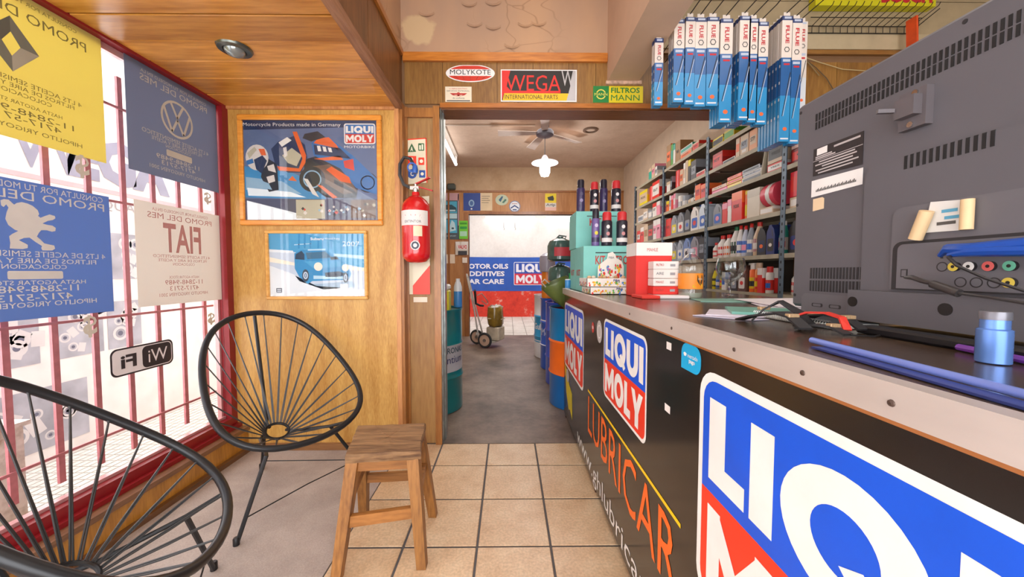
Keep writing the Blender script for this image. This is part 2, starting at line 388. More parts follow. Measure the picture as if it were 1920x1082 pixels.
m = MB(); m.box(-.46, 3.7, YJ - .014, YJ + .01, 2.312, 2.342); struct('trim_5', m, wood('#9c5518', '#bf7428', 'x', 8))
m = MB(); m.box(-.46, 2.1, YJ + .01, YJ + .17, 2.306, 2.314); struct('trim_6', m, wood('#6c3f20', '#85532f', 'x', 8))
# right hand pale trim beam over the panel, lower right panel wall
m = MB(); m.box(.9, 3.7, YJ - .03, YJ + .0, 2.70, 2.80); struct('trim_7', m, mat('#b3a283', .6, noise=.1))
m = MB(); m.box(2.12, 3.7, YJ, YJ + .17, 0, 2.315); wr = struct('wall_right_panel', m, mat('#7b5a3c', .8))
lw = wood('#8a6a3a', '#a88448', 'z', 9, .5, .1)
for k in range(7):
    mm = MB(); mm.box(2.12 + .22 * k + .002, 2.12 + .22 * (k + 1) - .002, YJ - .008, YJ, .02, 2.31); mm.build('panel', lw, wr)
# plaster walls above
def plaster_mat():
    m = bpy.data.materials.new('plaster'); m.use_nodes = True; nt = m.node_tree; L = nt.links.new
    b = nt.nodes['Principled BSDF']; b.inputs['Roughness'].default_value = .75
    tc = nt.nodes.new('ShaderNodeTexCoord')
    n1 = nt.nodes.new('ShaderNodeTexNoise'); n1.inputs['Scale'].default_value = 1.6; n1.inputs['Detail'].default_value = 7
    mp = nt.nodes.new('ShaderNodeMapping'); mp.inputs['Scale'].default_value = (1, 1, .35)
    L(tc.outputs['Object'], mp.inputs[0]); L(mp.outputs[0], n1.inputs['Vector'])
    rp = nt.nodes.new('ShaderNodeValToRGB'); e = rp.color_ramp.elements
    e[0].position = .3; e[0].color = lin('#a08573'); e[1].position = .62; e[1].color = lin('#c29b78')
    L(n1.outputs['Fac'], rp.inputs[0])
    vo = nt.nodes.new('ShaderNodeTexVoronoi'); vo.feature = 'DISTANCE_TO_EDGE'; vo.inputs['Scale'].default_value = 5.5
    n2 = nt.nodes.new('ShaderNodeTexNoise'); n2.inputs['Scale'].default_value = 3; mxv = nt.nodes.new('ShaderNodeMix'); mxv.data_type = 'VECTOR'; mxv.inputs[0].default_value = .3
    L(tc.outputs['Object'], mxv.inputs[4]); L(n2.outputs['Color'], mxv.inputs[5]); L(mxv.outputs[1], vo.inputs['Vector'])
    cr = nt.nodes.new('ShaderNodeValToRGB'); cr.color_ramp.elements[0].position = .0; cr.color_ramp.elements[1].position = .022
    cr.color_ramp.elements[0].color = (.72, .68, .64, 1); cr.color_ramp.elements[1].color = (1, 1, 1, 1)
    L(vo.outputs['Distance'], cr.inputs[0])
    n3 = nt.nodes.new('ShaderNodeTexNoise'); n3.inputs['Scale'].default_value = 1.3; L(tc.outputs['Object'], n3.inputs['Vector'])
    g3 = nt.nodes.new('ShaderNodeValToRGB'); g3.color_ramp.elements[0].position = .48; g3.color_ramp.elements[1].position = .58
    L(n3.outputs['Fac'], g3.inputs[0])
    mx = nt.nodes.new('ShaderNodeMix'); mx.data_type = 'RGBA'; mx.blend_type = 'MULTIPLY'
    L(g3.outputs[0], mx.inputs[0]); L(rp.outputs[0], mx.inputs[6]); L(cr.outputs[0], mx.inputs[7])
    # bare patch in the corner above the wooden fascia
    gp = nt.nodes.new('ShaderNodeVectorMath'); gp.operation = 'DISTANCE'; gp.inputs[1].default_value = (-.6, YJ, 2.83)
    ns = nt.nodes.new('ShaderNodeTexNoise'); ns.inputs['Scale'].default_value = 9; L(tc.outputs['Object'], ns.inputs['Vector'])
    ad = nt.nodes.new('ShaderNodeMath'); ad.operation = 'MULTIPLY_ADD'; ad.inputs[1].default_value = .16; L(ns.outputs['Fac'], ad.inputs[0])
    L(tc.outputs['Object'], gp.inputs[0]); L(gp.outputs['Value'], ad.inputs[2])
    pr = nt.nodes.new('ShaderNodeValToRGB'); pr.color_ramp.elements[0].position = .165; pr.color_ramp.elements[1].position = .19
    pr.color_ramp.elements[0].color = (1, 1, 1, 1); pr.color_ramp.elements[1].color = (0, 0, 0, 1); L(ad.outputs[0], pr.inputs[0])
    m2 = nt.nodes.new('ShaderNodeMix'); m2.data_type = 'RGBA'; L(pr.outputs[0], m2.inputs[0]); L(mx.outputs[2], m2.inputs[6]); m2.inputs[7].default_value = lin('#c9ad86')
    L(m2.outputs[2], b.inputs['Base Color'])
    bp = nt.nodes.new('ShaderNodeBump'); bp.inputs['Strength'].default_value = .3; bp.inputs['Distance'].default_value = .006
    L(mx.outputs[2], bp.inputs['Height']); L(bp.outputs[0], b.inputs['Normal'])
    return m
PLASTER = plaster_mat()
m = MB(); m.box(-.74, 3.7, YJ + .0, YJ + .17, 2.672, 3.42); struct('wall_front', m, PLASTER)
# raised curls of peeling paint on the plaster above the header
for i, (px, py) in enumerate([(890, 50), (925, 55), (985, 50), (1010, 48), (880, 12), (925, 10), (960, 90), (800, 30)]):
    c = onY(px, py, YJ); pts = [(c[0] + (k - 3) * .017, YJ - .004 - .008 * math.sin(PI * k / 6), c[2] + .022 * ((k - 3) / 3) ** 2 - .01) for k in range(7)]
    mm = MB(); n = 7
    V = [(p[0], p[1], p[2]) for p in pts] + [(p[0], YJ - .0005, p[2] + .02) for p in pts]
    mm.add(V, [(k, k + 1, n + k + 1, n + k) for k in range(n - 1)], 0, True)
    o = mm.build('peeling_paint', PLASTER, bpy.data.objects['wall_front'])
m = MB(); m.box(-.84, -.72, -1.7, YJ, 2.678, 3.42); struct('wall_upper_left', m, PLASTER)
fas = wood('#5c3819', '#80522a', 'z', 8, .4, .2)
m = MB(); m.box(-.76, -.725, -1.7, YJ, 2.30, 2.66); wfa = struct('wall_fascia', m, mat('#5b3b22', .8))
for a, b in [(2.53, 1.93), (1.93, 1.33), (1.33, .73), (.73, .13), (.13, -.5), (-.5, -1.1), (-1.1, -1.7)]:
    mm = MB(); mm.box(-.725, -.716, b + .003, a - .003, 2.31, 2.655); mm.build('panel', fas, wfa)
m = MB(); m.box(-.735, -.70, -1.7, YJ - .02, 2.648, 2.682); struct('trim_8', m, wood('#9a5a22', '#b97936', 'y', 8))
m = MB(); m.box(-.735, -.695, -1.7, YJ - .08, 2.268, 2.312); struct('trim_9', m, wood('#7a5034', '#a4785a', 'y', 8, .6, 0))
# low wooden ceiling over the seating corner, planks across
m = MB(); m.box(-1.98, -.735, -1.7, 2.46, 2.30, 2.33); cw = struct('ceiling_window', m, mat('#4c2f18', .9))
pk = wood('#b0701f', '#e2a24c', 'x', 5, .32, .3, .05)
ye = [2.445, 2.285, 2.10, 1.934, 1.764, 1.585, 1.41, 1.235, 1.06, .885, .71, .535, .36, .185, .01, -.165, -.34, -.515, -.69, -.865, -1.04, -1.215, -1.39, -1.565]
for k, (a, b) in enumerate(zip(ye, ye[1:])):
    mm = MB(); gg = .006 if k in (3, 4) else .003; dz = random.uniform(-.001, .002) - (.006 if k > 3 else 0)
    mm.bbox(-1.86, -.735, b + gg, a - .0015, 2.280 + dz, 2.302, .003); mm.build('plank', pk, cw)
# ceilings
m = MB(); m.box(-.84, 3.8, -1.8, 2.7, 3.40, 3.5); struct('ceiling', m, mat('#c9b49c', .8))
m = MB(); m.box(-1.4, 2.3, 2.70, 7.0, 3.15, 3.25); struct('ceiling_back', m, blotch('back_ceiling', ['#c2a58f', '#d1b6a1', '#dcc4b0'], 1.2, .8, .1, 20, .02))
m = MB(); m.box(.671, .882, -1.7, YJ, 2.49, 3.42); struct('beam', m, mat('#c9a88d', .7, noise=.1, scale=3))
m = MB(); m.box(.66, .90, YJ - .02, YJ + .0, 2.47, 2.492); struct('trim_10', m, mat('#c9a58c', .8, noise=.3, scale=40, bump=.6))
# right / rear walls of the front room
m = MB(); m.box(3.6, 3.7, -1.8, YJ, 0, 3.45); struct('wall_right', m, mat('#c9b596', .7, noise=.06))
m = MB(); m.box(1.9, 3.7, -1.9, -1.8, 0, 3.45); m.box(-2.0, -1.5, -1.9, -1.8, 0, 3.45); m.box(-1.5, 1.9, -1.9, -1.8, 2.75, 3.45)
struct('wall_rear', m, mat('#cdb9a0', .7, noise=.06))
# back room walls
m = MB(); m.box(-1.35, -1.25, 2.60, 6.95, 0, 3.2); struct('wall_back_left', m, mat('#c0a58c', .8, noise=.1))
m = MB(); m.box(2.15, 2.25, 2.60, 6.95, 0, 3.2); struct('wall_back_right', m, mat('#cdb8a2', .8, noise=.06))
YB = 6.87
m = MB(); m.box(-1.3, 2.2, YB, YB + .08, 2.71, 3.2); m.box(1.5, 2.2, YB, YB + .08, 0, 2.71); struct('wall_back', m, blotch('aged_plaster', ['#b39371', '#c6a888', '#cfb293'], 1.3, .8, .1, 20, .02))
bw = wood('#a56a35', '#c08750', 'z', 5, .45, .15)
m = MB(); m.box(-1.3, -.735, YB - .01, YB + .1, 0, 2.71); m.box(-.735, 1.52, YB - .01, YB + .1, 2.28, 2.71); m.box(1.52, 2.2, YB - .01, YB + .1, 0, 2.71); struct('wall_back_panel', m, bw)
m = MB(); m.box(-.82, -.735, YB - .03, YB + .12, 0, 2.32); m.box(-.735, 1.55, YB - .03, YB + .1, 2.28, 2.33); m.box(-1.3, 2.2, YB - .03, YB, 2.69, 2.72); m.box(-1.12, -1.09, YB - .03, YB, 0, 2.7)
struct('trim_11', m, wood('#8a5022', '#a96c36', 'z', 8))
# far room
m = MB(); m.box(-2.4, 2.7, 9.87, 9.97, 0, 3.05); struct('wall_far', m, blotch('white_wall', ['#cfc6c0', '#dad3cd', '#e0dad5'], 1.5, .8, .1, 20, .02))
rp_ = blotch('red_paint', ['#b93226', '#d23a2a', '#d8402f', '#d8b9a8'], 3.4, .6, .1, 20, .04)
m = MB(); m.box(-2.4, 2.7, 9.86, 9.872, 0, .70); struct('trim_12', m, rp_)
m = MB(); m.box(-2.4, -2.3, 6.97, 9.97, 0, 3.05); m.box(2.6, 2.7, 6.97, 9.97, 0, 3.05); struct('wall_far_side', m, WHITE)
m = MB(); m.box(-2.4, 2.7, 6.95, 9.97, 3.0, 3.1); struct('ceiling_far', m, WHITE)

# ================================================================== WINDOW
redm = mat('#b01f26', .3, coat=.4); dred = mat('#84181f', .35)
m = MB(); m.box(-1.98, -1.86, -1.7, 2.46, -.05, .17); m.box(-1.98, -1.86, -1.7, 2.46, 2.31, 3.0); struct('wall_window', m, mat('#b9835a', .8))
m = MB()
m.box(-1.885, -1.83, 2.40, 2.455, .19, 2.30); m.box(-1.885, -1.83, -1.7, 2.40, .185, .235); m.box(-1.885, -1.80, -1.7, 2.455, .165, .188)
m.box(-1.885, -1.83, -1.7, 2.40, 2.265, 2.30)
win = struct('window_1', m, dred)
m = MB(); m.box(-1.91, -1.885, 2.385, 2.42, .2, 2.28); m.box(-1.90, -1.875, -1.7, 2.40, 2.235, 2.268); m.box(-1.9, -1.87, -1.7, 2.4, .235, .25)
m.build('window_bead', mat('#d8a5a5', .3, .3), win)
m = MB(); m.box(-1.868, -1.864, -1.7, 2.40, .235, 2.265); m.build('pane', PANE, win)
kw = wood('#9a6520', '#bd8432', 'z', 12, .3, .3, .05)
m = MB(); m.box(-1.80, -1.762, -1.7, YW, -.02, .14); struct('wall_kick', m, kw)
m = MB(); m.box(-1.845, -1.75, -1.7, YW, .14, .166); struct('window_sill', m, wood('#6e4b30', '#94694a', 'y', 8))
m = MB(); m.box(-1.765, -1.735, -1.7, YW, -.01, .028); struct('baseboard_window', m, wood('#5c3c22', '#7c5534', 'y', 8))
# bars outside
bt = thing('window_grille', 'red iron security grille of upright and level bars outside the window', 'grille', (-1.98, 1.0, .27))
barm = mat('#bb7277', .5, noise=.15, scale=30)
bys = [1.918 + .158 * k for k in range(-22, 4)]
for k, y in enumerate(bys):
    mm = MB(); h_ = 2.19 if (k - 22) % 5 == 0 else 1.62
    h_ = 2.19 if abs(y - 1.918) < .01 else 2.05
    mm.box(-1.986, -1.974, y - .0115, y + .0115, .27, h_); mm.build('bar', barm, bt)
for z in (.40, .98, 1.555, 2.03):
    mm = MB(); mm.box(-1.974, -1.966, -1.6, 2.45, z - .006, z + .006); mm.build('rail', barm, bt)

# outside: pavement and the pale board opposite
m = MB(); m.box(-9, -1.98, -4, 9, -.1, -.052); go = struct('floor_pavement', m, mat('#b8b2aa', .9))
pv = mat('#d9d4cc', .85, noise=.08)
mm = MB()
for i in range(22):
    for j in range(50):
        x0 = -3.0 + i * .05; y0 = .6 + j * .075
        mm.box(x0 + .004, x0 + .046, y0 + .004, y0 + .071, -.052, -.046)
o = mm.build('paving_setts', pv, go); o['kind'] = 'stuff'
m = MB(); m.box(-3.16, -3.05, -2, 7.5, -.06, 3.0); struct('wall_street', m, mat('#f2f0ee', .8))
XB = -3.0
def BP(px, py): p = onX(px, py, XB); return (p[1], p[2])
greym = mat('#aeb0bc', .8, noise=.25, scale=6); palem = mat('#eceaea', .7)
bd = thing('advertising_board', 'white street board with grey letters and photos of oil filters, outside', 'sign', (XB - .02, 2.3, -.046))
m = MB(); m.box(XB - .02, XB, .8, 4.9, -.046, 2.85); m.build('board', palem, bd)
bo, bu = (XB + .001, 0, 0), (0, 1, 0)
# from indoors the board reads left to right as Y grows
m = MB()
x0, z0 = BP(12, 318); x1, z1 = BP(100, 262); m.text('W', bo, bu, UZ, x0, 1.86, .42, .34, 0, .002, .06)
m.text('EGA', bo, bu, UZ, 2.55, 1.86, .75, .34, 0, .002, .06)
m.text('ORIGINAL QUALITY', bo, bu, UZ, 2.17, 1.66, 1.05, .085, 1, .002, .0)
m.build('lettering', [mat('#9b9cb0', .8), mat('#a9a6ab', .8)], bd)
m = MB(); m.rect(bo, bu, UZ, 1.7, 4.7, 1.79, 1.82, 0, .0015); m.build('stripe', mat('#eab7bd', .8), bd)
def photo_panel(y0, y1, z0, z1, seed):
    rnd = random.Random(seed); m = MB()
    m.rect(bo, bu, UZ, y0, y1, z0, z1, 0, .0012)
    for _ in range(7):
        cx = rnd.uniform(y0 + .06, y1 - .06); cz = rnd.uniform(z0 + .06, z1 - .06); r = rnd.uniform(.03, .055)
        m.ring(bo, bu, UZ, cx, cz, r, r, r * .35, None, 1, .002, 16); m.disc(bo, bu, UZ, cx, cz, r * .35, None, 2, .0018, 10)
        if rnd.random() < .6:
            a = rnd.uniform(-.6, .6); c, s_ = math.cos(a), math.sin(a); L_ = r * 2.4
            m.flat(bo, bu, UZ, [(cx + c * r + s_ * r, cz + s_ * r - c * r), (cx + c * L_ + s_ * r, cz + s_ * L_ - c * r), (cx + c * L_ - s_ * r, cz + s_ * L_ + c * r), (cx + c * r - s_ * r, cz + s_ * r + c * r)], 1, .0016)
    m.build('filter_photo', [greym, mat('#d9d7da', .7), mat('#6c6d80', .8)], bd)
photo_panel(2.05, 2.35, .62, .98, 1); photo_panel(2.42, 2.72, .62, .98, 2); photo_panel(2.05, 2.6, .06, .46, 3)
photo_panel(2.75, 3.3, 1.15, 1.5, 4); photo_panel(2.75, 3.0, .62, .98, 5)
m = MB(); m.box(-2.3, -2.16, 1.1, 1.62, -.05, .52); m.box(-2.31, -2.15, 1.08, 1.64, .52, .54)
tag(m.build('metal_cabinet', blotch('rusty_white_metal', ['#a5642c', '#cfc9bd', '#e4e1da', '#dcd8d0'], 5, .6, .2, 40, .05)), 'rusty white metal cabinet standing outside the window at far left', 'cabinet')

# window stickers (printed to be read from the street)
SX = -1.862
WU = (0, -1, 0)
def sticker(name, label, y0, y1, z0, z1, bg, fg, draw, tear=None):
    t = thing(name, label, 'poster', (SX, (y0 + y1) / 2, z0))
    o = (SX, y1, z0); wd = y1 - y0; ht = z1 - z0
    m = MB(); n = 1
    m.prism(o, (0, 1, 0), UZ, [(-wd, 0), (-wd, ht), (0, ht), (0, 0)], .0012)
    m.build('sheet', bg, t)
    m = MB(); draw(m, (SX + .0022, y1, z0), wd, ht); m.build('print', fg, t)
    return t
def film(col):   # thin translucent vinyl against the light
    m = bpy.data.materials.new('film'); m.use_nodes = True; nt = m.node_tree; L = nt.links.new
    b = nt.nodes['Principled BSDF']; b.inputs['Base Color'].default_value = lin(col); b.inputs['Roughness'].default_value = .5
    tr = nt.nodes.new('ShaderNodeBsdfTranslucent'); tr.inputs[0].default_value = lin(col)
    mx = nt.nodes.new('ShaderNodeMixShader'); mx.inputs[0].default_value = .58
    L(b.outputs[0], mx.inputs[1]); L(tr.outputs[0], mx.inputs[2]); L(mx.outputs[0], nt.nodes['Material Output'].inputs[0]); return m
def T(m, o, s, cx, y, wd, ht, mi=0, bold=0): m.text(s, o, WU, UZ, cx - wd / 2, y, wd, ht, mi, -.0001, bold)
def D(m, o, pts, mi=0, k=0): m.flat(o, WU, UZ, pts, mi, -.0002 * k)
# yellow
def renault(m, o, wd, ht):
    c = wd / 2; d = c + .03
    T(m, o, 'CONSULTA POR TU MODELO EN LA', c, .522, wd * .66, .015)
    T(m, o, 'PROMO DEL MES', c, .462, wd * .78, .038)
    cy = .351; ow, oh, iw, ih = .082, .102, .026, .044
    D(m, o, [(d, cy + oh), (d - ow, cy), (d - iw, cy), (d, cy + ih)], 1, 1)
    D(m, o, [(d, cy + oh), (d, cy + ih), (d + iw, cy), (d + ow, cy)], 2, 1)
    D(m, o, [(d - ow, cy), (d, cy - oh), (d, cy - ih), (d - iw, cy)], 3, 1)
    D(m, o, [(d + ow, cy), (d + iw, cy), (d, cy - ih), (d, cy - oh)], 1, 1)
    for q, (tx, y, f, h) in enumerate([('4 LTS ACEITE SEMISINTETICO', .212, .68, .018), ('FILTROS DE AIRE Y ACEITE', .19, .58, .016), ('COLOCACION', .166, .3, .016), ('HASTA AGOTAR STOCK', .132, .42, .014), ('11-2848-9489', .098, .56, .023), ('4717-5713', .07, .4, .022), ('HIPOLITO YRIGOYEN 2001', .036, .66, .017)]): T(m, o, tx, c, y, wd * f, h)
sticker('window_poster', 'yellow window poster with a grey diamond emblem, seen reversed from inside', 1.175, 1.735, 1.705, 2.262, film('#ded184'), [mat('#857e4a', .7), mat('#75776a', .6), mat('#5f6157', .6), mat('#a8a594', .6)], renault)
def vw(m, o, wd, ht):
    c = wd / 2
    T(m, o, 'CONSULTA POR TU MODELO EN LA', c, .51, wd * .72, .016); T(m, o, 'PROMO DEL MES', c, .468, wd * .74, .032, 0, .01)
    cy = .345; R_ = .1; k = R_ / .088
    m.ring(o, WU, UZ, c, cy, R_, R_, .012, None, 0, -.0001, 32)
    def st(a, b, t=.013):
        a = (a[0] * k, a[1] * k); b = (b[0] * k, b[1] * k)
        dx, dy = b[0] - a[0], b[1] - a[1]; l = math.hypot(dx, dy); nx, ny = -dy / l * t / 2, dx / l * t / 2
        D(m, o, [(c + a[0] + nx, cy + a[1] + ny), (c + b[0] + nx, cy + b[1] + ny), (c + b[0] - nx, cy + b[1] - ny), (c + a[0] - nx, cy + a[1] - ny)], 0)
    st((-.034, .074), (0, .008)); st((.034, .074), (0, .008))
    st((-.070, .040), (-.032, -.066)); st((-.032, -.066), (0, .0)); st((0, 0), (.032, -.066)); st((.032, -.066), (.070, .040))
    for tx, y, f, h in [('4 LTS ACEITE SEMISINTETICO', .21, .74, .022), ('FILTROS DE AIRE Y ACEITE', .188, .56, .018), ('COLOCACION', .17, .28, .015), ('11-2848-9489', .10, .48, .024), ('4717-5713', .072, .38, .023), ('HIPOLITO YRIGOYEN 2001', .04, .62, .019)]: T(m, o, tx, c, y, wd * f, h)
    m.rrect(o, WU, UZ, c - .085, c + .075, .128, .162, .006, 0, -.0001)
sticker('window_poster', 'dark blue window poster with a round white emblem beside the yellow one', 1.835, 2.392, 1.71, 2.262, film('#8a90a0'), [mat('#c9c2b0', .6)], vw)
def peugeot(m, o, wd, ht):
    c = wd / 2
    T(m, o, 'CONSULTA POR TU MODELO EN LA', c, .50, wd * .9, .024, 0, .01); T(m, o, 'PROMO DEL MES', c - .01, .46, wd * .88, .034, 0, .01)
    pts = [(70, 225), (90, 215), (115, 215), (145, 240), (160, 228), (190, 218), (225, 222), (255, 232), (285, 255), (293, 278), (285, 290), (300, 300), (330, 285), (360, 272), (395, 278), (398, 292), (380, 305), (345, 315), (310, 335), (340, 340), (375, 342), (397, 355), (393, 375), (370, 382), (335, 375), (300, 378), (285, 395), (270, 420), (290, 435), (315, 460), (345, 465), (380, 470), (385, 490), (365, 503), (300, 505), (293, 490), (300, 478), (260, 455), (225, 430), (190, 435), (160, 450), (185, 462), (212, 475), (210, 495), (180, 503), (105, 503), (110, 470), (106, 430), (125, 415), (160, 395), (140, 390), (105, 365), (90, 330), (100, 290), (112, 262), (100, 245), (85, 262), (72, 255)]
    m.flat(o, WU, UZ, [(wd - (.185 + (x - 70) * .00049), .453 - (y - 215) * .00063) for x, y in pts][::-1], 0, -.0001)
    for tx, y, f, h in [('4 LTS DE ACEITE SEMISINTETICO', .243, .9, .022), ('FILTROS DE AIRE Y ACEITE', .218, .76, .019), ('COLOCACION', .196, .36, .018), ('HASTA AGOTAR STOCK', .134, .6, .017), ('11-2848-9489', .105, .5, .026), ('4717-5713', .072, .42, .026), ('HIPOLITO YRIGOYEN 2001', .047, .74, .02)]: T(m, o, tx, c, y, wd * f, h, 0, .005)
    m.rrect(o, WU, UZ, c - .085, c + .085, .156, .188, .006, 0, -.0001)
sticker('window_poster', 'bright blue window poster with a white lion emblem below the yellow one', 1.185, 1.738, 1.018, 1.552, film('#7c97c4'), [mat('#d6d6d2', .6)], peugeot)
def fiat(m, o, wd, ht):
    c = wd / 2
    T(m, o, 'CONSULTA POR TU MODELO EN LA', c, .502, wd * .66, .016); T(m, o, 'PROMO DEL MES', c, .462, wd * .76, .03, 0, .03)
    T(m, o, 'FIAT', c, .285, .24, .16, 0, .02)
    for tx, y, f, h in [('4 LTS ACEITE SEMISINTETICO', .256, .68, .016), ('FILTROS DE AIRE Y ACEITE', .235, .58, .015), ('COLOCACION', .214, .26, .015), ('HASTA AGOTAR STOCK', .142, .36, .014), ('11-2848-9489', .108, .45, .026), ('4717-5713', .074, .35, .025), ('HIPOLITO YRIGOYEN 2001', .044, .58, .018)]: T(m, o, tx, c, y, wd * f, h)
sticker('window_poster', 'pale grey window poster with faded red lettering next to the blue lion poster', 1.852, 2.388, 1.025, 1.565, film('#dcd6ce'), [mat('#c08a86', .7)], fiat)
t = thing('wifi_sticker', 'small black and white wireless network sticker low on the window glass', 'sticker', (SX, 1.87, .70))
m = MB(); m.rrect((SX, 2.03, .70), WU, UZ, 0, .32, 0, .135, .03, 0, -.001); m.rrect((SX, 2.03, .70), WU, UZ, .008, .312, .008, .127, .026, 1, -.0014)
m.rrect((SX, 2.03, .70), WU, UZ, .012, .17, .012, .123, .024, 0, -.0018)
m.text('Wi', (SX, 2.03, .70), WU, UZ, .035, .035, .105, .065, 1, -.0026, .03); m.text('Fi', (SX, 2.03, .70), WU, UZ, .20, .035, .075, .065, 0, -.0026, .03)
m.build('print', [mat('#2c2b35', .5), mat('#e8e6ea', .5)], t)
for (px, py, s_, wh) in [(152, 312, 28, 'behind the torn edge under the yellow poster'), (167, 612, 30, 'under the blue lion poster'), (388, 372, 22, 'at the upper right beside the red frame'), (395, 598, 22, 'below the pale poster near the red frame')]:
    p = onX(px, py, SX); h = .075 if s_ < 25 else .10
    m = MB(); m.text('$', (SX, p[1] + .03, p[2] - h / 2), WU, UZ, 0, 0, .055, h, 0, -.0016, .03)
    tag(m.build('dollar_sticker', mat('#cfcabc', .6)), 'pale peso sign sticker on the window ' + wh, 'sticker')
# ================================================================== dome light in the low ceiling
p = onZ(440, 93, 2.272)
t = thing('downlight', 'small round metal downlight in the wooden plank ceiling', 'light', p)
m = MB(); m.lathe([(.075, .006), (.07, -.004), (.05, -.008), (.045, .0)], p, 28); m.build('flange', mat('#6b6f68', .3, .9), t)
m = MB(); m.lathe([(.044, .0), (.042, -.012), (.03, -.026), (.012, -.034), (0.0005, -.036)], p, 20, cap=False); m.build('bulb', mat('#8f9694', .15, .5), t)
# ================================================================== ACAPULCO CHAIRS
SH = (.445, .372, .007, -.03, .023, .005, 0)
TILT = .736; CZ = .652
def rim_pt(t, k=1.0):
    A, B, A2, B2, B3, C2, _ = SH
    a = A * math.cos(t) + A2 * math.cos(2 * t); b = B * math.sin(t) + B2 * math.sin(2 * t) + B3 * math.sin(3 * t); c = C2 * math.cos(2 * t)
    ct, st = math.cos(TILT), math.sin(TILT)
    return Vector((-ct * a * k + st * c, b * k, CZ + st * a * k + ct * c))
black_metal = mat('#26282b', .35, .3); cordm = mat('#3a3c3e', .4)
def make_chair(label, base, yaw, ring_world=None):
    t = thing('acapulco_chair', label, 'chair', (base[0], base[1], 0), yaw, 'round string chairs by the window')
    c, s_ = math.cos(yaw), math.sin(yaw)
    rc = Vector((-.02, 0, .335))
    if ring_world is not None:
        d = Vector(ring_world) - Vector((base[0], base[1], 0)); rc = Vector((c * d.x + s_ * d.y, -s_ * d.x + c * d.y, d.z))
    nrm = Vector((.45, 0, .89)).normalized(); e1 = Vector((0, 1, 0)); e2 = nrm.cross(e1)
    rr = .058
    def ring_pt(t): return rc + e1 * (rr * math.sin(t)) - e2 * (-rr) * math.cos(t) if False else rc + e1 * rr * math.sin(t) + (e1.cross(nrm)) * rr * math.cos(t)
    # make sure theta=0 of the ring points to the back (-x)
    sgn = -1 if (e1.cross(nrm)).x > 0 else 1
    def ring_pt(t): return rc + e1 * rr * math.sin(t) + (e1.cross(nrm)) * (sgn * rr) * math.cos(t)
    m = MB(); m.tube([rim_pt(2 * PI * i / 64) for i in range(64)], .0155, 10, True); m.build('rim', black_metal, t, False)
    m = MB(); m.tube([ring_pt(2 * PI * i / 28) for i in range(28)], .0075, 8, True)
    m.build('centre_ring', black_metal, t, False)
    N = 24
    for i in range(N):
        a = 2 * PI * (i + .5) / N
        p = rim_pt(a); q = ring_pt(a + .06); q2 = ring_pt(a - .06)
        m = MB(); m.tube([p, p * .5 + q * .5 + Vector((0, 0, -.004)), q], .0030, 5); m.tube([p, q2], .0030, 5)
        m.tube([p + (q - p).normalized() * .004, p + (q - p).normalized() * .02], [.008, .004], 6)
        m.build('cord', cordm, t, False)
    # tubular under-frame
    f1 = Vector((.265, -.335, 0)); f2 = Vector((.232, .345, 0)); f3 = Vector((-.34, .02, 0))
    j1 = rim_pt(math.radians(207)) + Vector((-.02, .01, -.03)); j2 = rim_pt(math.radians(154)) + Vector((-.02, -.02, -.03))
    back = rim_pt(0) + Vector((.008, .0, -.016))
    u1 = rc + Vector((.0, -.085, -.015)); u2 = rc + Vector((.03, .08, -.02)); u3 = rc + Vector((-.09, 0, -.0))
    m = MB(); m.tube([f1, j1 * .97 + f1 * .03, j1 * .8 + u1 * .2 + Vector((0, 0, -.005)), u1, u1 * .55 + u3 * .45, u3 + Vector((-.03, 0, .04)), back], .0095, 8); m.build('frame_tube', black_metal, t, False)
    m = MB(); jb = j2 * .7 + u2 * .3; m.tube([j2 + Vector((.012, .004, .015)), jb, u2, u2 * .5 + u3 * .5 + Vector((0, .02, -.012))], .0085, 8); m.tube([f2, jb], .0095, 8); m.build('frame_tube', black_metal, t, False)
    m = MB(); m.tube([f3, u3 + Vector((-.05, 0, .01)), u3], .0095, 8); m.build('leg', black_metal, t, False)
    for f in (f1, f2, f3):
        m = MB(); m.lathe([(.013, 0), (.013, .03), (.010, .034)], f, 10); m.build('foot_cap', BLACK, t, False)
    m = MB(); g1 = f1 * .72 + j1 * .28; g2 = f2 * .72 + jb * .28; g3 = f3 * .8 + u3 * .2
    m.tube([g1, g1 * .5 + g2 * .5 + Vector((-.015, 0, 0)), g2], .003, 6); m.tube([g2, g3], .003, 6); m.tube([g1, g3], .003, 6)
    m.build('stretcher', black_metal, t, False)
    return t
make_chair('black string Acapulco chair in the corner below the framed pictures', (-1.236, 1.997), -.582, onY(520, 808, 2.03))
make_chair('black string Acapulco chair nearest the viewer, cut by the left edge', (-1.224, 1.024), .512, None)

# ================================================================== STOOL
sw = wood('#543822', '#9a7650', 'x', 12, .8, 0, 1.0, fine=.7); lwd = wood('#6c4219', '#9f6c33', 'z', 10, .5, .1, .2)
t = thing('wooden_stool', 'worn square wooden stool with splayed legs on the tiled floor', 'stool', (-.53, 1.58, 0))
C4 = {'fl': (-.655, 1.445), 'fr': (-.363, 1.473), 'bl': (-.723, 1.726), 'br': (-.405, 1.75)}
zt = .468
m = MB()
out = []
order = ['fl', 'fr', 'br', 'bl']
for a, b in zip(order, order[1:] + order[:1]):
    A_, B_ = C4[a], C4[b]
    for k in range(8):
        q = k / 8; j = random.uniform(-.003, .003); out.append((A_[0] * (1 - q) + B_[0] * q + j, A_[1] * (1 - q) + B_[1] * q + j))
k = len(out); cx = sum(p[0] for p in out) / k; cy = sum(p[1] for p in out) / k
V = []; rings = [(1.0, -.036), (1.012, -.024), (1.01, -.008), (.985, 0), (.6, .001), (.0, .0)]
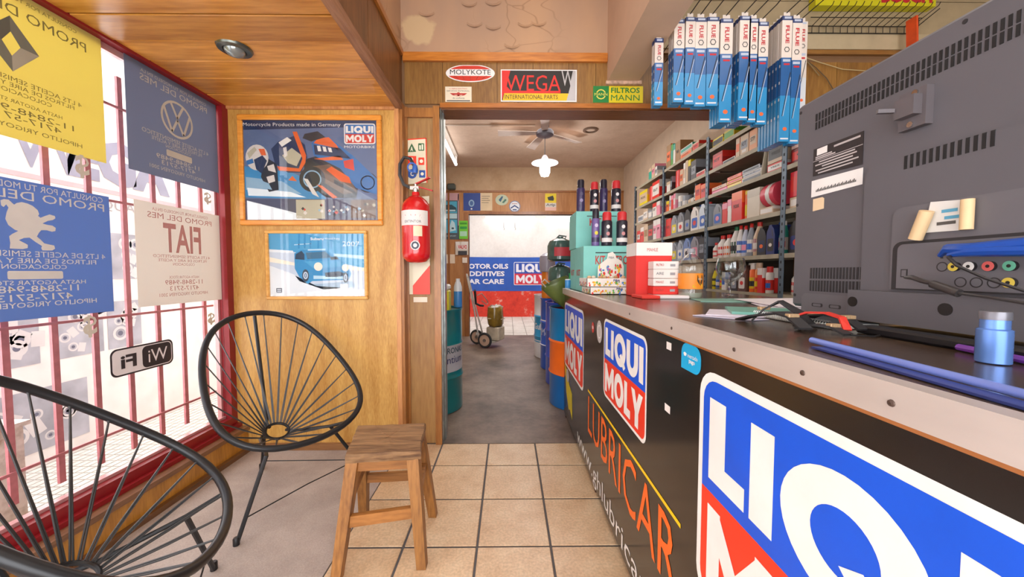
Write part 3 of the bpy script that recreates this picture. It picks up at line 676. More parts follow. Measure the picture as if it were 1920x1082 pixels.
for f_, dz in rings:
    for i, p in enumerate(out): V.append((cx + (p[0] - cx) * f_, cy + (p[1] - cy) * f_, zt + dz + random.uniform(-.0012, .0012)))
Fc = [tuple(range(k))[::-1]]
for r_ in range(len(rings) - 1):
    for i in range(k): Fc.append((r_ * k + i, r_ * k + (i + 1) % k, (r_ + 1) * k + (i + 1) % k, (r_ + 1) * k + i))
m.add(V, Fc); m.build('seat', sw, t)
FT = {'fl': (-.672, 1.385), 'fr': (-.352, 1.445), 'br': (-.372, 1.76), 'bl': (-.715, 1.765)}
def lp(kx, z):
    a = FT[kx]; b = C4[kx]; bx = b[0] * .82 + cx * .18; by = b[1] * .82 + cy * .18; q = z / .435
    return Vector((a[0] * (1 - q) + bx * q, a[1] * (1 - q) + by * q, z))
for kx in order:
    m = MB(); a = lp(kx, 0); b = lp(kx, .435); V = []
    for p, h in ((a, .019), (lp(kx, .2), .022), (b, .024)):
        V += [(p.x - h, p.y - h, p.z), (p.x + h, p.y - h, p.z), (p.x + h, p.y + h, p.z), (p.x - h, p.y + h, p.z)]
    m.add(V, [(3, 2, 1, 0), (8, 9, 10, 11)] + [(r * 4 + i, r * 4 + (i + 1) % 4, r * 4 + 4 + (i + 1) % 4, r * 4 + 4 + i) for r in (0, 1) for i in range(4)])
    m.build('leg', lwd, t)
lwx = wood('#74481d', '#a06a34', 'x', 8, .5, .1, .2)
for a, b, z, h in (('fl', 'fr', .205, .045), ('bl', 'br', .205, .04), ('fl', 'bl', .26, .04), ('fr', 'br', .26, .04)):
    m = MB(); m.seg(lp(a, z), lp(b, z + .012), .022, h); m.build('stretcher', lwx, t)
for a, b in (('fl', 'fr'), ('bl', 'br'), ('fl', 'bl'), ('fr', 'br')):
    m = MB(); m.seg(lp(a, .41), lp(b, .41), .02, .04); m.build('apron', lwx, t)

# ================================================================== FRAMED PICTURES
def frame(label, x0, x1, z0, z1, bw_, m_, art, tilt=0):
    t = thing('framed_picture', label, 'picture', ((x0 + x1) / 2, YW, z0))
    y0, y1 = YW - .024, YW - .002
    m = MB()
    m.bbox(x0, x1, y0, y1, z1 - bw_, z1, .006); m.bbox(x0, x1, y0, y1, z0, z0 + bw_, .006)
    m.bbox(x0, x0 + bw_, y0 + .0004, y1, z0 + bw_, z1 - bw_, .006); m.bbox(x1 - bw_, x1, y0 + .0004, y1, z0 + bw_, z1 - bw_, .006)
    m.build('frame', m_, t)
    m = MB(); m.box(x0 + bw_ * .5, x1 - bw_ * .5, YW - .008, y1, z0 + bw_ * .5, z1 - bw_ * .5); m.build('backing', mat('#5a4a3a'), t)
    art(t, (x0 + bw_, YW - .0085, z0 + bw_), x1 - x0 - 2 * bw_, z1 - z0 - 2 * bw_)
    m = MB(); m.box(x0 + bw_ * .7, x1 - bw_ * .7, YW - .0165, YW - .015, z0 + bw_ * .7, z1 - bw_ * .7); m.build('pane', FRAMEGLASS, t)
def N4(x, y): return ((x - 80) / 1220, (1005 - y) / 930)
def art_bike(t, o, wd, ht):
    pal = ['#5d6f93', '#1f3358', '#e9e6df', '#d9d3cc', '#e0642c', '#2d6fae', '#3b8cc0', '#262b35', '#b9b39c', '#e8f2f6', '#4a4e66', '#d23a2a', '#8fb4cc', '#6e5646']
    M = [mat(c, .45) for c in pal]; m = MB()
    def P(pts, c, k=1): m.flat(o, UX, UZ, [(a * wd, b * ht) for a, b in [N4(*p) for p in pts]][::-1], c, .0002 * k)
    m.rect(o, UX, UZ, 0, wd, 0, ht, 0, 0)
    P([(80, 75), (1300, 75), (1300, 130), (80, 165)], 1)
    P([(80, 500), (520, 560), (820, 700), (820, 810), (80, 790)], 6, 1); P([(90, 600), (420, 640), (600, 760), (90, 720)], 12, 2); P([(100, 700), (500, 740), (640, 790), (110, 775)], 9, 3)
    P([(80, 805), (1300, 805), (1300, 1005), (80, 1005)], 10, 2)
    P([(95, 820), (520, 930), (760, 1000), (95, 1000)], 9, 3)
    # fairing and wheels
    P([(620, 440), (760, 400), (1000, 520), (1120, 700), (1100, 800), (820, 790), (640, 640)], 7, 3)
    P([(700, 500), (860, 480), (1060, 640), (1110, 740), (980, 760), (760, 620)], 13, 4)
    for cx_, cy_, r in ((700, 620, 120), (1210, 650, 95)):
        a, b = N4(cx_, cy_); rw = r / 1220 * wd; rh = r / 930 * ht
        m.disc(o, UX, UZ, a * wd, b * ht, rw, rh, 7, .0010); m.ring(o, UX, UZ, a * wd, b * ht, rw * .7, rh * .7, rw * .1, rh * .1, 12, .0012)
    P([(700, 285), (760, 240), (900, 260), (1080, 400), (1300, 620), (1290, 760), (1100, 700), (960, 520), (720, 400)], 5, 6)
    P([(760, 240), (860, 230), (930, 300), (960, 350), (880, 320), (720, 285)], 4, 7)
    P([(720, 430), (960, 400), (990, 440), (820, 445)], 4, 7); P([(880, 500), (1040, 600), (1060, 660), (960, 640), (830, 530)], 4, 7)
    P([(990, 450), (1080, 430), (1090, 540), (1000, 510)], 11, 7); P([(720, 300), (960, 330), (1060, 430), (820, 400), (730, 390)], 1, 7)
    P([(750, 310), (780, 310), (790, 360), (760, 360)], 2, 8); P([(800, 315), (830, 320), (840, 365), (810, 362)], 2, 8); P([(850, 325), (880, 330), (890, 370), (860, 366)], 2, 8)
    P([(640, 200), (760, 175), (830, 230), (700, 270), (620, 240)], 7, 8)
    P([(900, 620), (1080, 720), (1110, 760), (900, 660)], 7, 8); P([(620, 610), (660, 620), (760, 790), (700, 760)], 3, 8); P([(740, 670), (790, 680), (930, 790), (890, 800)], 4, 8)
    # rider
    P([(330, 340), (400, 270), (540, 220), (640, 300), (660, 420), (600, 560), (480, 560), (360, 470)], 1, 6)
    P([(400, 280), (480, 230), (520, 260), (430, 320)], 2, 7); P([(430, 400), (520, 330), (610, 400), (560, 500), (480, 470)], 8, 7)
    P([(530, 180), (570, 180), (650, 400), (640, 470), (590, 550), (400, 540), (380, 500), (580, 520), (615, 430)], 4, 8)
    P([(440, 330), (470, 320), (480, 400), (450, 420)], 3, 8); P([(560, 640), (480, 630), (520, 590)], 4, 8)
    P([(300, 430), (380, 480), (390, 720), (300, 740), (230, 600), (250, 500)], 7, 6); P([(290, 500), (350, 480), (370, 560), (300, 540)], 3, 7); P([(280, 600), (350, 580), (360, 640), (300, 660)], 3, 7); P([(250, 640), (300, 660), (330, 720), (280, 710)], 12, 7)
    # helmet
    a, b = N4(200, 420); m.disc(o, UX, UZ, a * wd, b * ht, 105 / 1220 * wd, 120 / 930 * ht, 3, .0018)
    P([(170, 440), (250, 400), (290, 450), (240, 570), (190, 530)], 1, 10); P([(215, 340), (270, 340), (285, 400), (240, 400)], 4, 10); P([(110, 380), (180, 320), (200, 350), (130, 430)], 8, 10); P([(100, 450), (160, 430), (170, 470), (110, 490)], 5, 10)
    # small pictures strip
    P([(545, 812), (810, 812), (810, 990), (545, 990)], 8, 6); P([(820, 812), (1040, 812), (1040, 985), (820, 985)], 10, 6); P([(1050, 812), (1280, 812), (1280, 985), (1050, 985)], 13, 6)
    rnd = random.Random(3)
    for k in range(34):
        x = rnd.uniform(600, 1270); y = rnd.uniform(850, 960); s_ = rnd.uniform(8, 22); c = rnd.choice([7, 2, 3, 8, 12, 11])
        if 795 < x < 850 or 1025 < x < 1070: continue
        P([(x, y - s_), (x + s_, y), (x, y + s_), (x - s_, y)], c, 7 + k % 3)
    m.text('Motorcycle Products made in Germany', o, UX, UZ, .0 * wd, ht * .93, wd * .73, ht * .045, 2, .0022, .02)
    a = .755; oil_logo(m, o, UX, UZ, wd * a, ht * .765, wd * .235, ht * .205, 2, 5, 11, .0022)
    m.text('MOTORBIKE', o, UX, UZ, wd * a, ht * .725, wd * .23, ht * .025, 2, .0022, .02)
    m.build('poster', M, t)
pine = wood('#c77a22', '#e29a3e', 'x', 8, .3, .4)
frame('large framed poster of a racing motorcycle on the wood panel wall', -1.761, -.826, 1.510, 2.225, .034, pine, art_bike)
def N5(x, y): return ((x - 150) / 1330, (995 - y) / 885)
def art_car(t, o, wd, ht):
    pal = ['#4aa3d0', '#2f8fc4', '#b9dcec', '#e8eef2', '#9fb9cf', '#233c50', '#5f7c92', '#f5ecd8', '#3a6c88', '#c8d4e2', '#2c3c48']
    M = [mat(c, .45) for c in pal]; m = MB()
    def P(pts, c, k=1): m.flat(o, UX, UZ, [(a * wd, b * ht) for a, b in [N5(*p) for p in pts]][::-1], c, .0002 * k)
    m.rect(o, UX, UZ, 0, wd, 0, ht, 0, 0)
    P([(150, 330), (500, 370), (1480, 600), (1480, 995), (150, 995)], 9); P([(150, 560), (500, 690), (700, 840), (1480, 900), (1480, 995), (150, 995)], 3, 2)
    P([(500, 700), (700, 830), (1300, 780), (1350, 860), (900, 900), (560, 780)], 4, 2)
    P([(150, 330), (480, 350), (490, 385), (150, 370)], 3, 2); P([(150, 440), (500, 520), (800, 600), (780, 620), (500, 560), (150, 510)], 7, 3)
    P([(1050, 390), (1480, 420), (1480, 470), (1050, 430)], 2, 2); P([(1000, 560), (1480, 590), (1480, 640), (1000, 600)], 7, 2); P([(500, 100 + 160), (740, 245), (740, 256), (500, 275)], 2, 2)
    for x in (560, 640, 720, 830, 890, 1010, 1180, 1300, 1390): P([(x, 115), (x + 26, 115), (x + 14, 320), (x - 6, 320)], 1, 2)
    # saloon car three quarter view
    P([(500, 390), (600, 340), (920, 340), (1000, 380), (1120, 470), (1250, 560), (1290, 680), (1250, 760), (740, 780), (680, 820), (560, 720), (500, 600)], 1, 4)
    P([(520, 400), (600, 352), (640, 400), (640, 480), (510, 470)], 5, 5); P([(660, 380), (930, 360), (1030, 450), (680, 470)], 8, 5)
    P([(690, 330), (930, 322), (940, 345), (690, 350)], 2, 5); P([(640, 500), (1120, 490), (1240, 570), (760, 600)], 0, 5); P([(1000, 440), (1090, 430), (1120, 470), (1010, 480)], 10, 6)
    for x, y, r in ((650, 700, 48), (1210, 730, 36)):
        a, b = N5(x, y); m.disc(o, UX, UZ, a * wd, b * ht, r / 1330 * wd, (r + 60) / 885 * ht * .8, 10, .0012); m.disc(o, UX, UZ, a * wd, b * ht, r * .7 / 1330 * wd, (r + 40) * .7 / 885 * ht * .85, 9, .0014); m.ring(o, UX, UZ, a * wd, b * ht, r * .4 / 1330 * wd, (r + 40) * .4 / 885 * ht, .006, .006, 6, .0016)
    for x, y, r in ((830, 575, 60), (1210, 590, 50)):
        a, b = N5(x, y); m.disc(o, UX, UZ, a * wd, b * ht, r / 1330 * wd, r / 885 * ht, 7, .0012)
    P([(920, 660), (1120, 640), (1240, 690), (1100, 720), (930, 720)], 5, 6); P([(760, 700), (1260, 720), (1250, 750), (760, 750)], 2, 6)
    P([(1130, 820), (1250, 820), (1240, 890), (1130, 880)], 3, 3); P([(235, 880), (315, 880), (315, 940), (235, 940)], 5, 5)
    P([(245, 892), (305, 892), (305, 906), (245, 906)], 3, 6); P([(245, 916), (305, 916), (305, 930), (245, 930)], 3, 6)
    m.text('Subaru', o, UX, UZ, wd * .435, ht * .895, wd * .14, ht * .045, 3, .0016, .03); m.text('World Rally', o, UX, UZ, wd * .585, ht * .895, wd * .16, ht * .04, 3, .0016)
    m.text('2007', o, UX, UZ, wd * .77, ht * .80, wd * .18, ht * .075, 3, .0016)
    m.build('poster', M, t)
frame('smaller framed blue picture of a rally car hanging under the motorcycle poster', -1.603, -.932, 1.020, 1.479, .022, wood('#c28a3c', '#dba85c', 'x', 8, .35, .3), art_car)

# ================================================================== EXTINGUISHER AND SIGNS ON THE JAMB
ex, ey = -.603, 2.415
t = thing('fire_extinguisher', 'red fire extinguisher with a black hose hanging on the jamb', 'extinguisher', (ex, ey, 1.27))
m = MB(); m.lathe([(.03, 1.262), (.065, 1.272), (.088, 1.30), (.092, 1.33), (.092, 1.60), (.088, 1.635), (.07, 1.668), (.045, 1.69), (.026, 1.70), (.024, 1.722)], (ex, ey, 0), 32); m.build('cylinder', mat('#c4161c', .22, coat=.6), t)
m = MB()
def wrapc(cx, cy, r, a0=-PI / 2):
    return lambda x, y: (cx + r * math.cos(a0 + x / r), cy + r * math.sin(a0 + x / r), y)
W_ = wrapc(ex, ey, .0925)
def band(mb, cx, cy, r, a0, a1, z0, z1, mi=0, n=16):
    V = []; Fc = []
    for i in range(n + 1):
        a = a0 + (a1 - a0) * i / n; V += [(cx + r * math.cos(a), cy + r * math.sin(a), z0), (cx + r * math.cos(a), cy + r * math.sin(a), z1)]
        if i: Fc.append((2 * i - 2, 2 * i, 2 * i + 1, 2 * i - 1))
    mb.add(V, Fc, mi, True)
band(m, ex, ey, .0926, -PI / 2 - 1.2, -PI / 2 + 1.15, 1.50, 1.595, 0); band(m, ex, ey, .0929, -PI / 2 + .05, -PI / 2 + .65, 1.43, 1.495, 2, 8)
for k, x in enumerate((-.06, -.02, .01, .04)):
    m.add([W_(x, 1.545), W_(x + .018, 1.545), W_(x + .009, 1.568)], [(0, 1, 2)], 1)
m.text('EXTINTOR', (0, 0, 0), UX, UZ, -.055, 1.515, .11, .016, 3, 0, 0, False, lambda x, y: wrapc(ex, ey, .0932)(x, y))
W2 = wrapc(ex, ey, .0932)
m.add([W2(.015 + .030 * math.cos(2 * PI * k / 18), 1.372 + .030 * math.sin(2 * PI * k / 18)) for k in range(18)], [tuple(range(18))], 0)
W3 = wrapc(ex, ey, .0936)
m.add([W3(.015 + .024 * math.cos(2 * PI * k / 18), 1.372 + .024 * math.sin(2 * PI * k / 18)) for k in range(18)], [tuple(range(18))], 3)
W4 = wrapc(ex, ey, .094); m.add([W4(.015 + .013 * math.cos(2 * PI * k / 12), 1.372 + .013 * math.sin(2 * PI * k / 12)) for k in range(12)], [tuple(range(12))], 0)
m.build('label', [mat('#dcd6d2', .5), mat('#c4161c', .5), mat('#d8cfae', .5), mat('#2a3548', .5)], t)
m = MB(); m.lathe([(.02, 1.715), (.02, 1.745), (.012, 1.75), (.012, 1.775)], (ex, ey, 0), 14); m.box(ex - .035, ex + .02, ey - .012, ey + .012, 1.738, 1.76); m.build('valve', CHROME, t)
m = MB(); m.seg((ex + .0, ey, 1.775), (ex + .10, ey - .03, 1.81), .018, .008); m.seg((ex + .0, ey, 1.762), (ex + .115, ey - .02, 1.728), .016, .008); m.build('handle', mat('#b3141a', .3), t)
m = MB(); m.tube([(ex - .03, ey, 1.75), (ex - .075, ey - .005, 1.77), (ex - .10, ey - .01, 1.83), (ex - .098, ey - .01, 1.90), (ex - .07, ey - .01, 1.945), (ex - .03, ey - .015, 1.935), (ex + .0, ey - .02, 1.88)], .011, 8); m.build('hose', mat('#2b2c2e', .4), t)
m = MB(); m.lathe([(.014, .0), (.02, -.03), (.016, -.05)], (ex + .002, ey - .02, 1.89), 12); m.ring((0, ey - .03, 0), UX, UZ, ex - .015, 1.875, .032, .032, .010, None); m.build('nozzle', mat('#2456a6', .4), t)
m = MB(); m.box(ex - .02, ex + .02, ey + .09, YJ - .017, 1.55, 1.64); m.build('wall_bracket', STEEL, t)
t = thing('class_sign', 'cream sign with A and B fire class symbols above the extinguisher', 'sign', (-.62, YJ, 1.80))
o = (-.692, YJ - .004, 1.80); m = MB(); m.prism(o, UX, UZ, [(0.005, 0), (.142, .012), (.138, .31), (0, .30)], .003); m.build('plate', mat('#d6cdb2', .5), t)
m = MB(); o = (-.692, YJ - .0072, 1.80)
m.flat(o, UX, UZ, [(.0, .295), (.138, .305), (.138, .312), (0, .302)], 0, 0); m.flat(o, UX, UZ, [(.135, .01), (.142, .012), (.138, .31), (.131, .31)], 0, 0)
m.flat(o, UX, UZ, [(.008, .215), (.068, .218), (.038, .275)], 1, 0); m.text('A', o, UX, UZ, .029, .222, .018, .03, 3, .001, .03)
m.rect(o, UX, UZ, .008, .068, .13, .19, 0, 0); m.text('B', o, UX, UZ, .025, .14, .025, .04, 3, .001, .03)
m.rrect(o, UX, UZ, .082, .122, .225, .275, .004, 1, 0); m.rect(o, UX, UZ, .089, .1, .232, .262, 3, .0004); m.rect(o, UX, UZ, .105, .115, .232, .268, 3, .0004)
m.rrect(o, UX, UZ, .082, .122, .13, .18, .004, 0, 0); m.disc(o, UX, UZ, .102, .155, .012, None, 3, .0004)
m.disc(o, UX, UZ, .038, .07, .032, None, 2, 0); m.text('C', o, UX, UZ, .027, .055, .022, .03, 3, .001, .03); m.rrect(o, UX, UZ, .086, .128, .045, .095, .004, 2, 0); m.disc(o, UX, UZ, .107, .07, .011, None, 3, .0004)
m.build('print', [RED, mat('#2d5c34', .5), mat('#1f4d9a', .5), mat('#e6dfc8', .5)], t)
t = thing('hazard_board', 'white and red striped backing board behind the extinguisher', 'sign', (-.59, YJ, 1.05))
o = (-.655, YJ - .012, 1.05); m = MB(); m.prism(o, UX, UZ, [(0, 0), (.118, 0), (.118, .67), (0, .66)], .004); m.build('board', mat('#ded6bd', .5), t)
m = MB(); m.flat(o, UX, UZ, [(0, 0), (.118, 0), (.118, .20), (0, .06)], 0, .005); m.flat(o, UX, UZ, [(0, .24), (.118, .40), (.118, .62), (0, .46)], 0, .005); m.build('stripe', mat('#d8351f', .4), t)
m = MB(); m.box(-.69, -.655, YJ - .01, YJ - .001, 1.05, 1.42); m.build('side_strip', mat('#d9cfb4', .5), t)
m = MB(); m.box(-.7145, -.7125, 2.462, 2.515, .87, 1.40)
for z0_, z1_ in ((.95, 1.06), (1.16, 1.27)): m.flat((-.7155, 0, 0), PY, UZ, [(2.462, z0_), (2.515, z0_ + .06), (2.515, z1_ + .06), (2.462, z1_)], 1, .0036)
tag(m.build('striped_tape', [mat('#ded6bd', .5), mat('#cc2a1c', .4)]), 'narrow red and white striped strip left of the extinguisher', 'tape')
m = MB(); m.box(-.655, -.56, YJ - .004, YJ - .001, .995, 1.03); tag(m.build('paper_scrap', mat('#d8cdbb', .7)), 'torn strip of white paper under the striped board', 'paper')

# ================================================================== HEADER SIGNS
oy = YJ - .002
def plate(name, label, x0, x1, z0, z1, mat_, outline=None, y=YJ):
    t = thing(name, label, 'sign', ((x0 + x1) / 2, y, z0)); m = MB()
    o = (x0, y - .001, z0); m.prism(o, UX, UZ, outline or [(0, 0), (x1 - x0, 0), (x1 - x0, z1 - z0), (0, z1 - z0)], .003); m.build('plate', mat_, t)
    return t, (x0, y - .0042, z0), x1 - x0, z1 - z0
el = [(.165 * (1 + math.cos(2 * PI * k / 40)), .045 + .058 * math.sin(2 * PI * k / 40)) for k in range(40)]
el = [(x, min(y, .098)) for x, y in el]
t, o, wd, ht = plate('oval_sign', 'oval white and red sign on the header, leftmost of the header signs', -.42, -.09, 2.497, 2.60, WHITE, el)
m = MB()
top = [(x, y) for x, y in [(.165 + .155 * math.cos(a), .045 + .052 * math.sin(a)) for a in [math.radians(q) for q in range(30, 151, 6)]]]
m.flat(o, UX, UZ, [(x, min(y, .094)) for x, y in top], 0, .0002)
m.flat(o, UX, UZ, [(.165 + .155 * math.cos(a), .045 + .052 * math.sin(a)) for a in [math.radians(q) for q in range(200, 341, 7)]], 0, .0002)
for k in range(-2, 3): m.seg((o[0] + .165 + k * .055, o[1] - .0006, o[2] + .028), (o[0] + .165 + k * .04, o[1] - .0006, o[2] + .0 + .004 * abs(k)), .0025, .001, 1)
m.text('MOLYKOTE', o, UX, UZ, .028, .036, .274, .032, 1, .0008, 0); m.build('print', [mat('#c9331f', .4), DEEP], t)
t, o, wd, ht = plate('small_sign', 'small cream sign with a red winged emblem under the oval sign', -.425, -.247, 2.352, 2.453, mat('#e0d4bc', .5))
m = MB(); m.text('LUBRICENTRO', o, UX, UZ, .028, .083, .12, .009, 0, .0004); m.text('SERVICIO INTEGRAL', o, UX, UZ, .01, .068, .155, .009, 1, .0004)
m.flat(o, UX, UZ, [(.03, .058), (.148, .058), (.13, .044), (.105, .038), (.075, .038), (.05, .044)], 0, .0004); m.disc(o, UX, UZ, .089, .052, .012, None, 0, .0006, 12); m.flat(o, UX, UZ, [(.06, .046), (.118, .046), (.11, .041), (.068, .041)], 2, .0006)
m.text('de confianza', o, UX, UZ, .05, .02, .08, .012, 1, .0004); m.rect(o, UX, UZ, .01, .168, .004, .011, 1, .0004)
m.build('print', [mat('#b5352c', .5), mat('#4a4a4c', .6), mat('#e0d4bc', .5)], t)
t, o, wd, ht = plate('parts_sign', 'wide red, black and yellow parts sign in the middle of the header', -.05, .464, 2.356, 2.568, WHITE)
m = MB(); b = .007
m.rect(o, UX, UZ, b, wd - b, b, ht - b, 0, .0002)
m.flat(o, UX, UZ, [(b, .06), (wd - .1, .06), (wd - .03, ht - b), (.055, ht - b), (.03, .09)], 1, .0004)
m.flat(o, UX, UZ, [(.06, ht - b), (wd - b, ht - b), (wd - .04, .055), (.085, .055), (.04, .1)], 0, .0005)
m.flat(o, UX, UZ, [(b, b), (.02, .05), (.42, .058), (.41, .072), (.03, .072), (.035, .09), (.065, ht - b), (b, ht - b)], 1, .0007)
m.flat(o, UX, UZ, [(.012, b), (.445, b), (.458, .055), (.024, .055)], 2, .0010)
m.flat(o, UX, UZ, [(.405, .055), (.462, .055), (.43, .2), (.41, ht - b), (.39, ht - b)], 0, .0009)
m.flat(o, UX, UZ, [(.445, b), (wd - b, b), (wd - b, ht - b), (.497, ht - b)], 3, .0009)
m.text('WEGA', o, UX, UZ, .035, .070, .37, .105, 1, .0014, .015); m.text('W', o, UX, UZ, .41, .105, .085, .098, 3, .0014, .0)
m.text('INTERNATIONAL PARTS', o, UX, UZ, .026, .017, .36, .028, 0, .0014, .0)
m.build('print', [mat('#1d1a18', .4), mat('#d6241c', .4), mat('#e2b714', .4), mat('#b9b6b6', .4)], t)
t, o, wd, ht = plate('filter_sign', 'yellow and green filter sign at the foot of the plaster beam', .575, .915, 2.352, 2.462, mat('#dfc91c', .45))
m = MB(); m.rect(o, UX, UZ, 0, .108, 0, ht, 0, .0003); m.ring(o, UX, UZ, .054, ht / 2, .034, .034, .007, None, 1, .0006, 12); m.rect(o, UX, UZ, .006, .102, .045, .066, 0, .0008); m.text('MANN', o, UX, UZ, .010, .046, .088, .018, 1, .001, .04)
m.text('FILTROS', o, UX, UZ, .122, .064, .195, .036, 0, .0006, .025); m.text('MANN', o, UX, UZ, .122, .014, .195, .038, 0, .0006, 0)
m.build('print', [mat('#1c7a35', .45), mat('#e2d45a', .45)], t)

# ================================================================== COUNTER
XC = .465
CZT = 1.069
t = thing('shop_counter', 'long black shop counter with oil logos and a pale metal edge', 'counter', (.95, 1.4, 0))
fr = bpy.data.materials.new('black_laminate'); fr.use_nodes = True
b_ = fr.node_tree.nodes['Principled BSDF']; b_.inputs['Base Color'].default_value = lin('#231f1d'); b_.inputs['Roughness'].default_value = .13; b_.inputs['Specular IOR Level'].default_value = .8
nt = fr.node_tree; nz = nt.nodes.new('ShaderNodeTexNoise'); nz.inputs['Scale'].default_value = 2.2; nz.inputs['Detail'].default_value = 5; tc = nt.nodes.new('ShaderNodeTexCoord'); nt.links.new(tc.outputs['Object'], nz.inputs[0])
rr = nt.nodes.new('ShaderNodeMapRange'); rr.inputs[3].default_value = .08; rr.inputs[4].default_value = .24; nt.links.new(nz.outputs['Fac'], rr.inputs[0]); nt.links.new(rr.outputs[0], b_.inputs['Roughness'])
m = MB(); m.box(.468, .49, -.4, 3.02, .035, 1.026); m.box(.49, 1.38, 3.0, 3.02, .035, 1.026); m.build('front_panel', fr, t)
m = MB(); m.box(.50, 1.36, -.4, 2.99, .05, 1.03); m.build('carcass', mat('#3a3029', .7), t)
wt = blotch('counter_laminate', ['#35291f', '#4f3f33', '#66564a'], 4, .22, .05, 30, .05, .6)
m = MB(); m.box(.458, 1.42, -.4, 3.03, 1.036, CZT - .001); m.build('worktop', wt, t)
m = MB(); m.box(.452, .458, -.4, 3.035, 1.026, CZT + .001); m.box(.458, .478, -.4, 3.035, CZT - .001, CZT + .001); m.box(.458, 1.42, 3.029, 3.035, 1.026, CZT + .001)
m.build('edge_trim', mat('#cdc2bb', .38, .35, noise=.12, scale=9, stretch=(1, .3, 1)), t)
m = MB(); m.box(.460, .468, -.4, 3.02, 1.018, 1.026); m.build('edge_strip', mat('#a36432', .5), t)
for y in (.42, .55, .72, 1.0, 1.35):
    m = MB(); m.lathe([(.0045, .452), (.004, .4505), (.0005, .450)], (0, y, 1.046), 10, axis='x', cap=False); m.build('screw', mat('#5a4a42', .4, .5), t)
for y in (1.95, 2.98, .6):
    m = MB(); m.box(.475, .50, y - .012, y + .012, 0, .05); m.build('leg', mat('#4a2f22', .6, .3), t)
CU = (0, -1, 0)
def CO(y, z): return (.4675, y, z)
LM = [WHITE, BLUE, RED, mat('#f26a1b', .4), mat('#f0c70e', .4), mat('#e5e2df', .4), mat('#12a7dd', .35), mat('#b9b4b0', .5), mat('#c43a34', .4), mat('#d8c21a', .45)]
for (ya, wd, z0, z1) in ((.873, .83, .425, .972), (1.767, .555, .605, .98), (3.0, .76, .45, .96)):
    m = MB(); oil_logo(m, CO(ya, z0), CU, UZ, 0, 0, wd, z1 - z0, 0, 1, 2, .0005, .022); m.build('oil_sticker', LM, t)
m = MB(); m.text('LUBRICAR', CO(2.10, .27), CU, UZ, 0, 0, 1.13, .215, 3, .0006, .0); m.build('lettering', LM, t)
m = MB(); m.rect(CO(2.112, .505), CU, UZ, 0, 1.155, 0, .013, 4, .0006); m.build('line', LM, t)
m = MB(); m.text('www.ghlubricar.com', CO(2.43, .06), CU, UZ, 0, -.028, 1.62, .125, 5, .0006, .012); m.build('lettering', LM, t)
m = MB(); m.rrect(CO(.972, .945), CU, UZ, 0, .1, 0, .07, .028, 6, .0006, corners=(0, 1, 1, 1))
m.text('mercado', CO(.972, .945), CU, UZ, .035, .035, .05, .011, 0, .0012, .02); m.text('pago', CO(.972, .945), CU, UZ, .042, .019, .03, .011, 0, .0012, .02); m.flat(CO(.972, .945), CU, UZ, [(.012, .042), (.02, .046), (.03, .043), (.026, .036), (.017, .035)], 0, .0012); m.build('sticker', LM, t)
m = MB(); p = onX(1123, 622, XC); m.disc(CO(p[1], p[2]), CU, UZ, 0, 0, .055, .058, 7, .0006); m.ring(CO(p[1], p[2]), CU, UZ, 0, 0, .035, .035, .006, None, 5, .001); m.build('sticker', LM, t)
m = MB(); p = onX(1111, 614, XC); m.disc(CO(p[1], p[2]), CU, UZ, 0, 0, .03, .03, 8, .0006); m.disc(CO(p[1], p[2]), CU, UZ, 0, 0, .014, .01, 5, .001); m.build('sticker', LM, t)
for px, py, hw, hh in ((1253, 649, .016, .011), (1250, 766, .018, .011)):
    p = onX(px, py, XC); m = MB(); m.rect(CO(p[1], p[2]), CU, UZ, -hw, hw, -hh, hh, 5, .0006); m.build('sticker', LM, t)
m = MB(); o = CO(2.98, .12); m.flat(o, CU, UZ, [(0, .33), (.10, .30), (.22, .22), (.34, .19), (.36, .0), (.26, .04), (.2, .02), (.08, .12)], 9, .0006); m.disc(o, CU, UZ, .14, .27, .07, .05, 7, .001); m.build('sticker', LM, t)
# ================================================================== TELEVISION (seen from behind)
XT = .86
tvm = mat('#5d5b60', .5, noise=.03); tvd = mat('#2a2729', .6); tvl = mat('#656368', .5)
t = thing('television', 'large grey television seen from behind standing on the counter', 'television', (.89, .58, CZT))
Y0, Y1 = .06, 1.10; Z0, Z1 = 1.100, 1.690
def TP(y, z, d=0): return (XT - d, y, z)
m = MB(); m.bbox(XT, XT + .055, Y0, Y1, Z0, Z1, .008); m.build('back_shell', tvm, t)
m = MB(); m.bbox(XT + .055, XT + .08, Y0 - .008, Y1 + .008, Z0 - .012, Z1 + .006, .004); m.build('bezel', mat('#b8aca0', .3, .2), t)
m = MB(); m.box(XT + .0795, XT + .0815, Y0 + .02, Y1 - .02, Z0 + .02, Z1 - .02); m.build('screen', mat('#0b0b0d', .08), t)
def plate_tv(name, ya, yb, za, zb, r, th, mt, base=0, corners=(0, 0, 1, 1)):
    """raised plate on the shell; ya is the far (left in view) edge"""
    pts = []; x1 = ya - yb; y1 = zb - za
    for k, (cx_, cy_, a) in enumerate(((r, r, PI), (x1 - r, r, 1.5 * PI), (x1 - r, y1 - r, 0), (r, y1 - r, .5 * PI))):
        if corners[k]:
            for i in range(7): q = a + .5 * PI * i / 6; pts.append((cx_ + r * math.cos(q), cy_ + r * math.sin(q)))
        else: pts.append(((0, 0), (x1, 0), (x1, y1), (0, y1))[k])
    m = MB(); m.prism((XT - base, ya, za), CU, UZ, pts, th); return m.build(name, mt, t)
plate_tv('raised_panel', .873, .07, 1.10, 1.448, .03, .010, tvm)
plate_tv('raised_panel', .800, .09, 1.163, 1.339, .02, .006, tvl, .010)
plate_tv('recess_edge', .795, .10, 1.163, 1.266, .018, .0015, tvd, .016)
plate_tv('connector_panel', .784, .10, 1.166, 1.260, .012, .002, tvl, .0168)
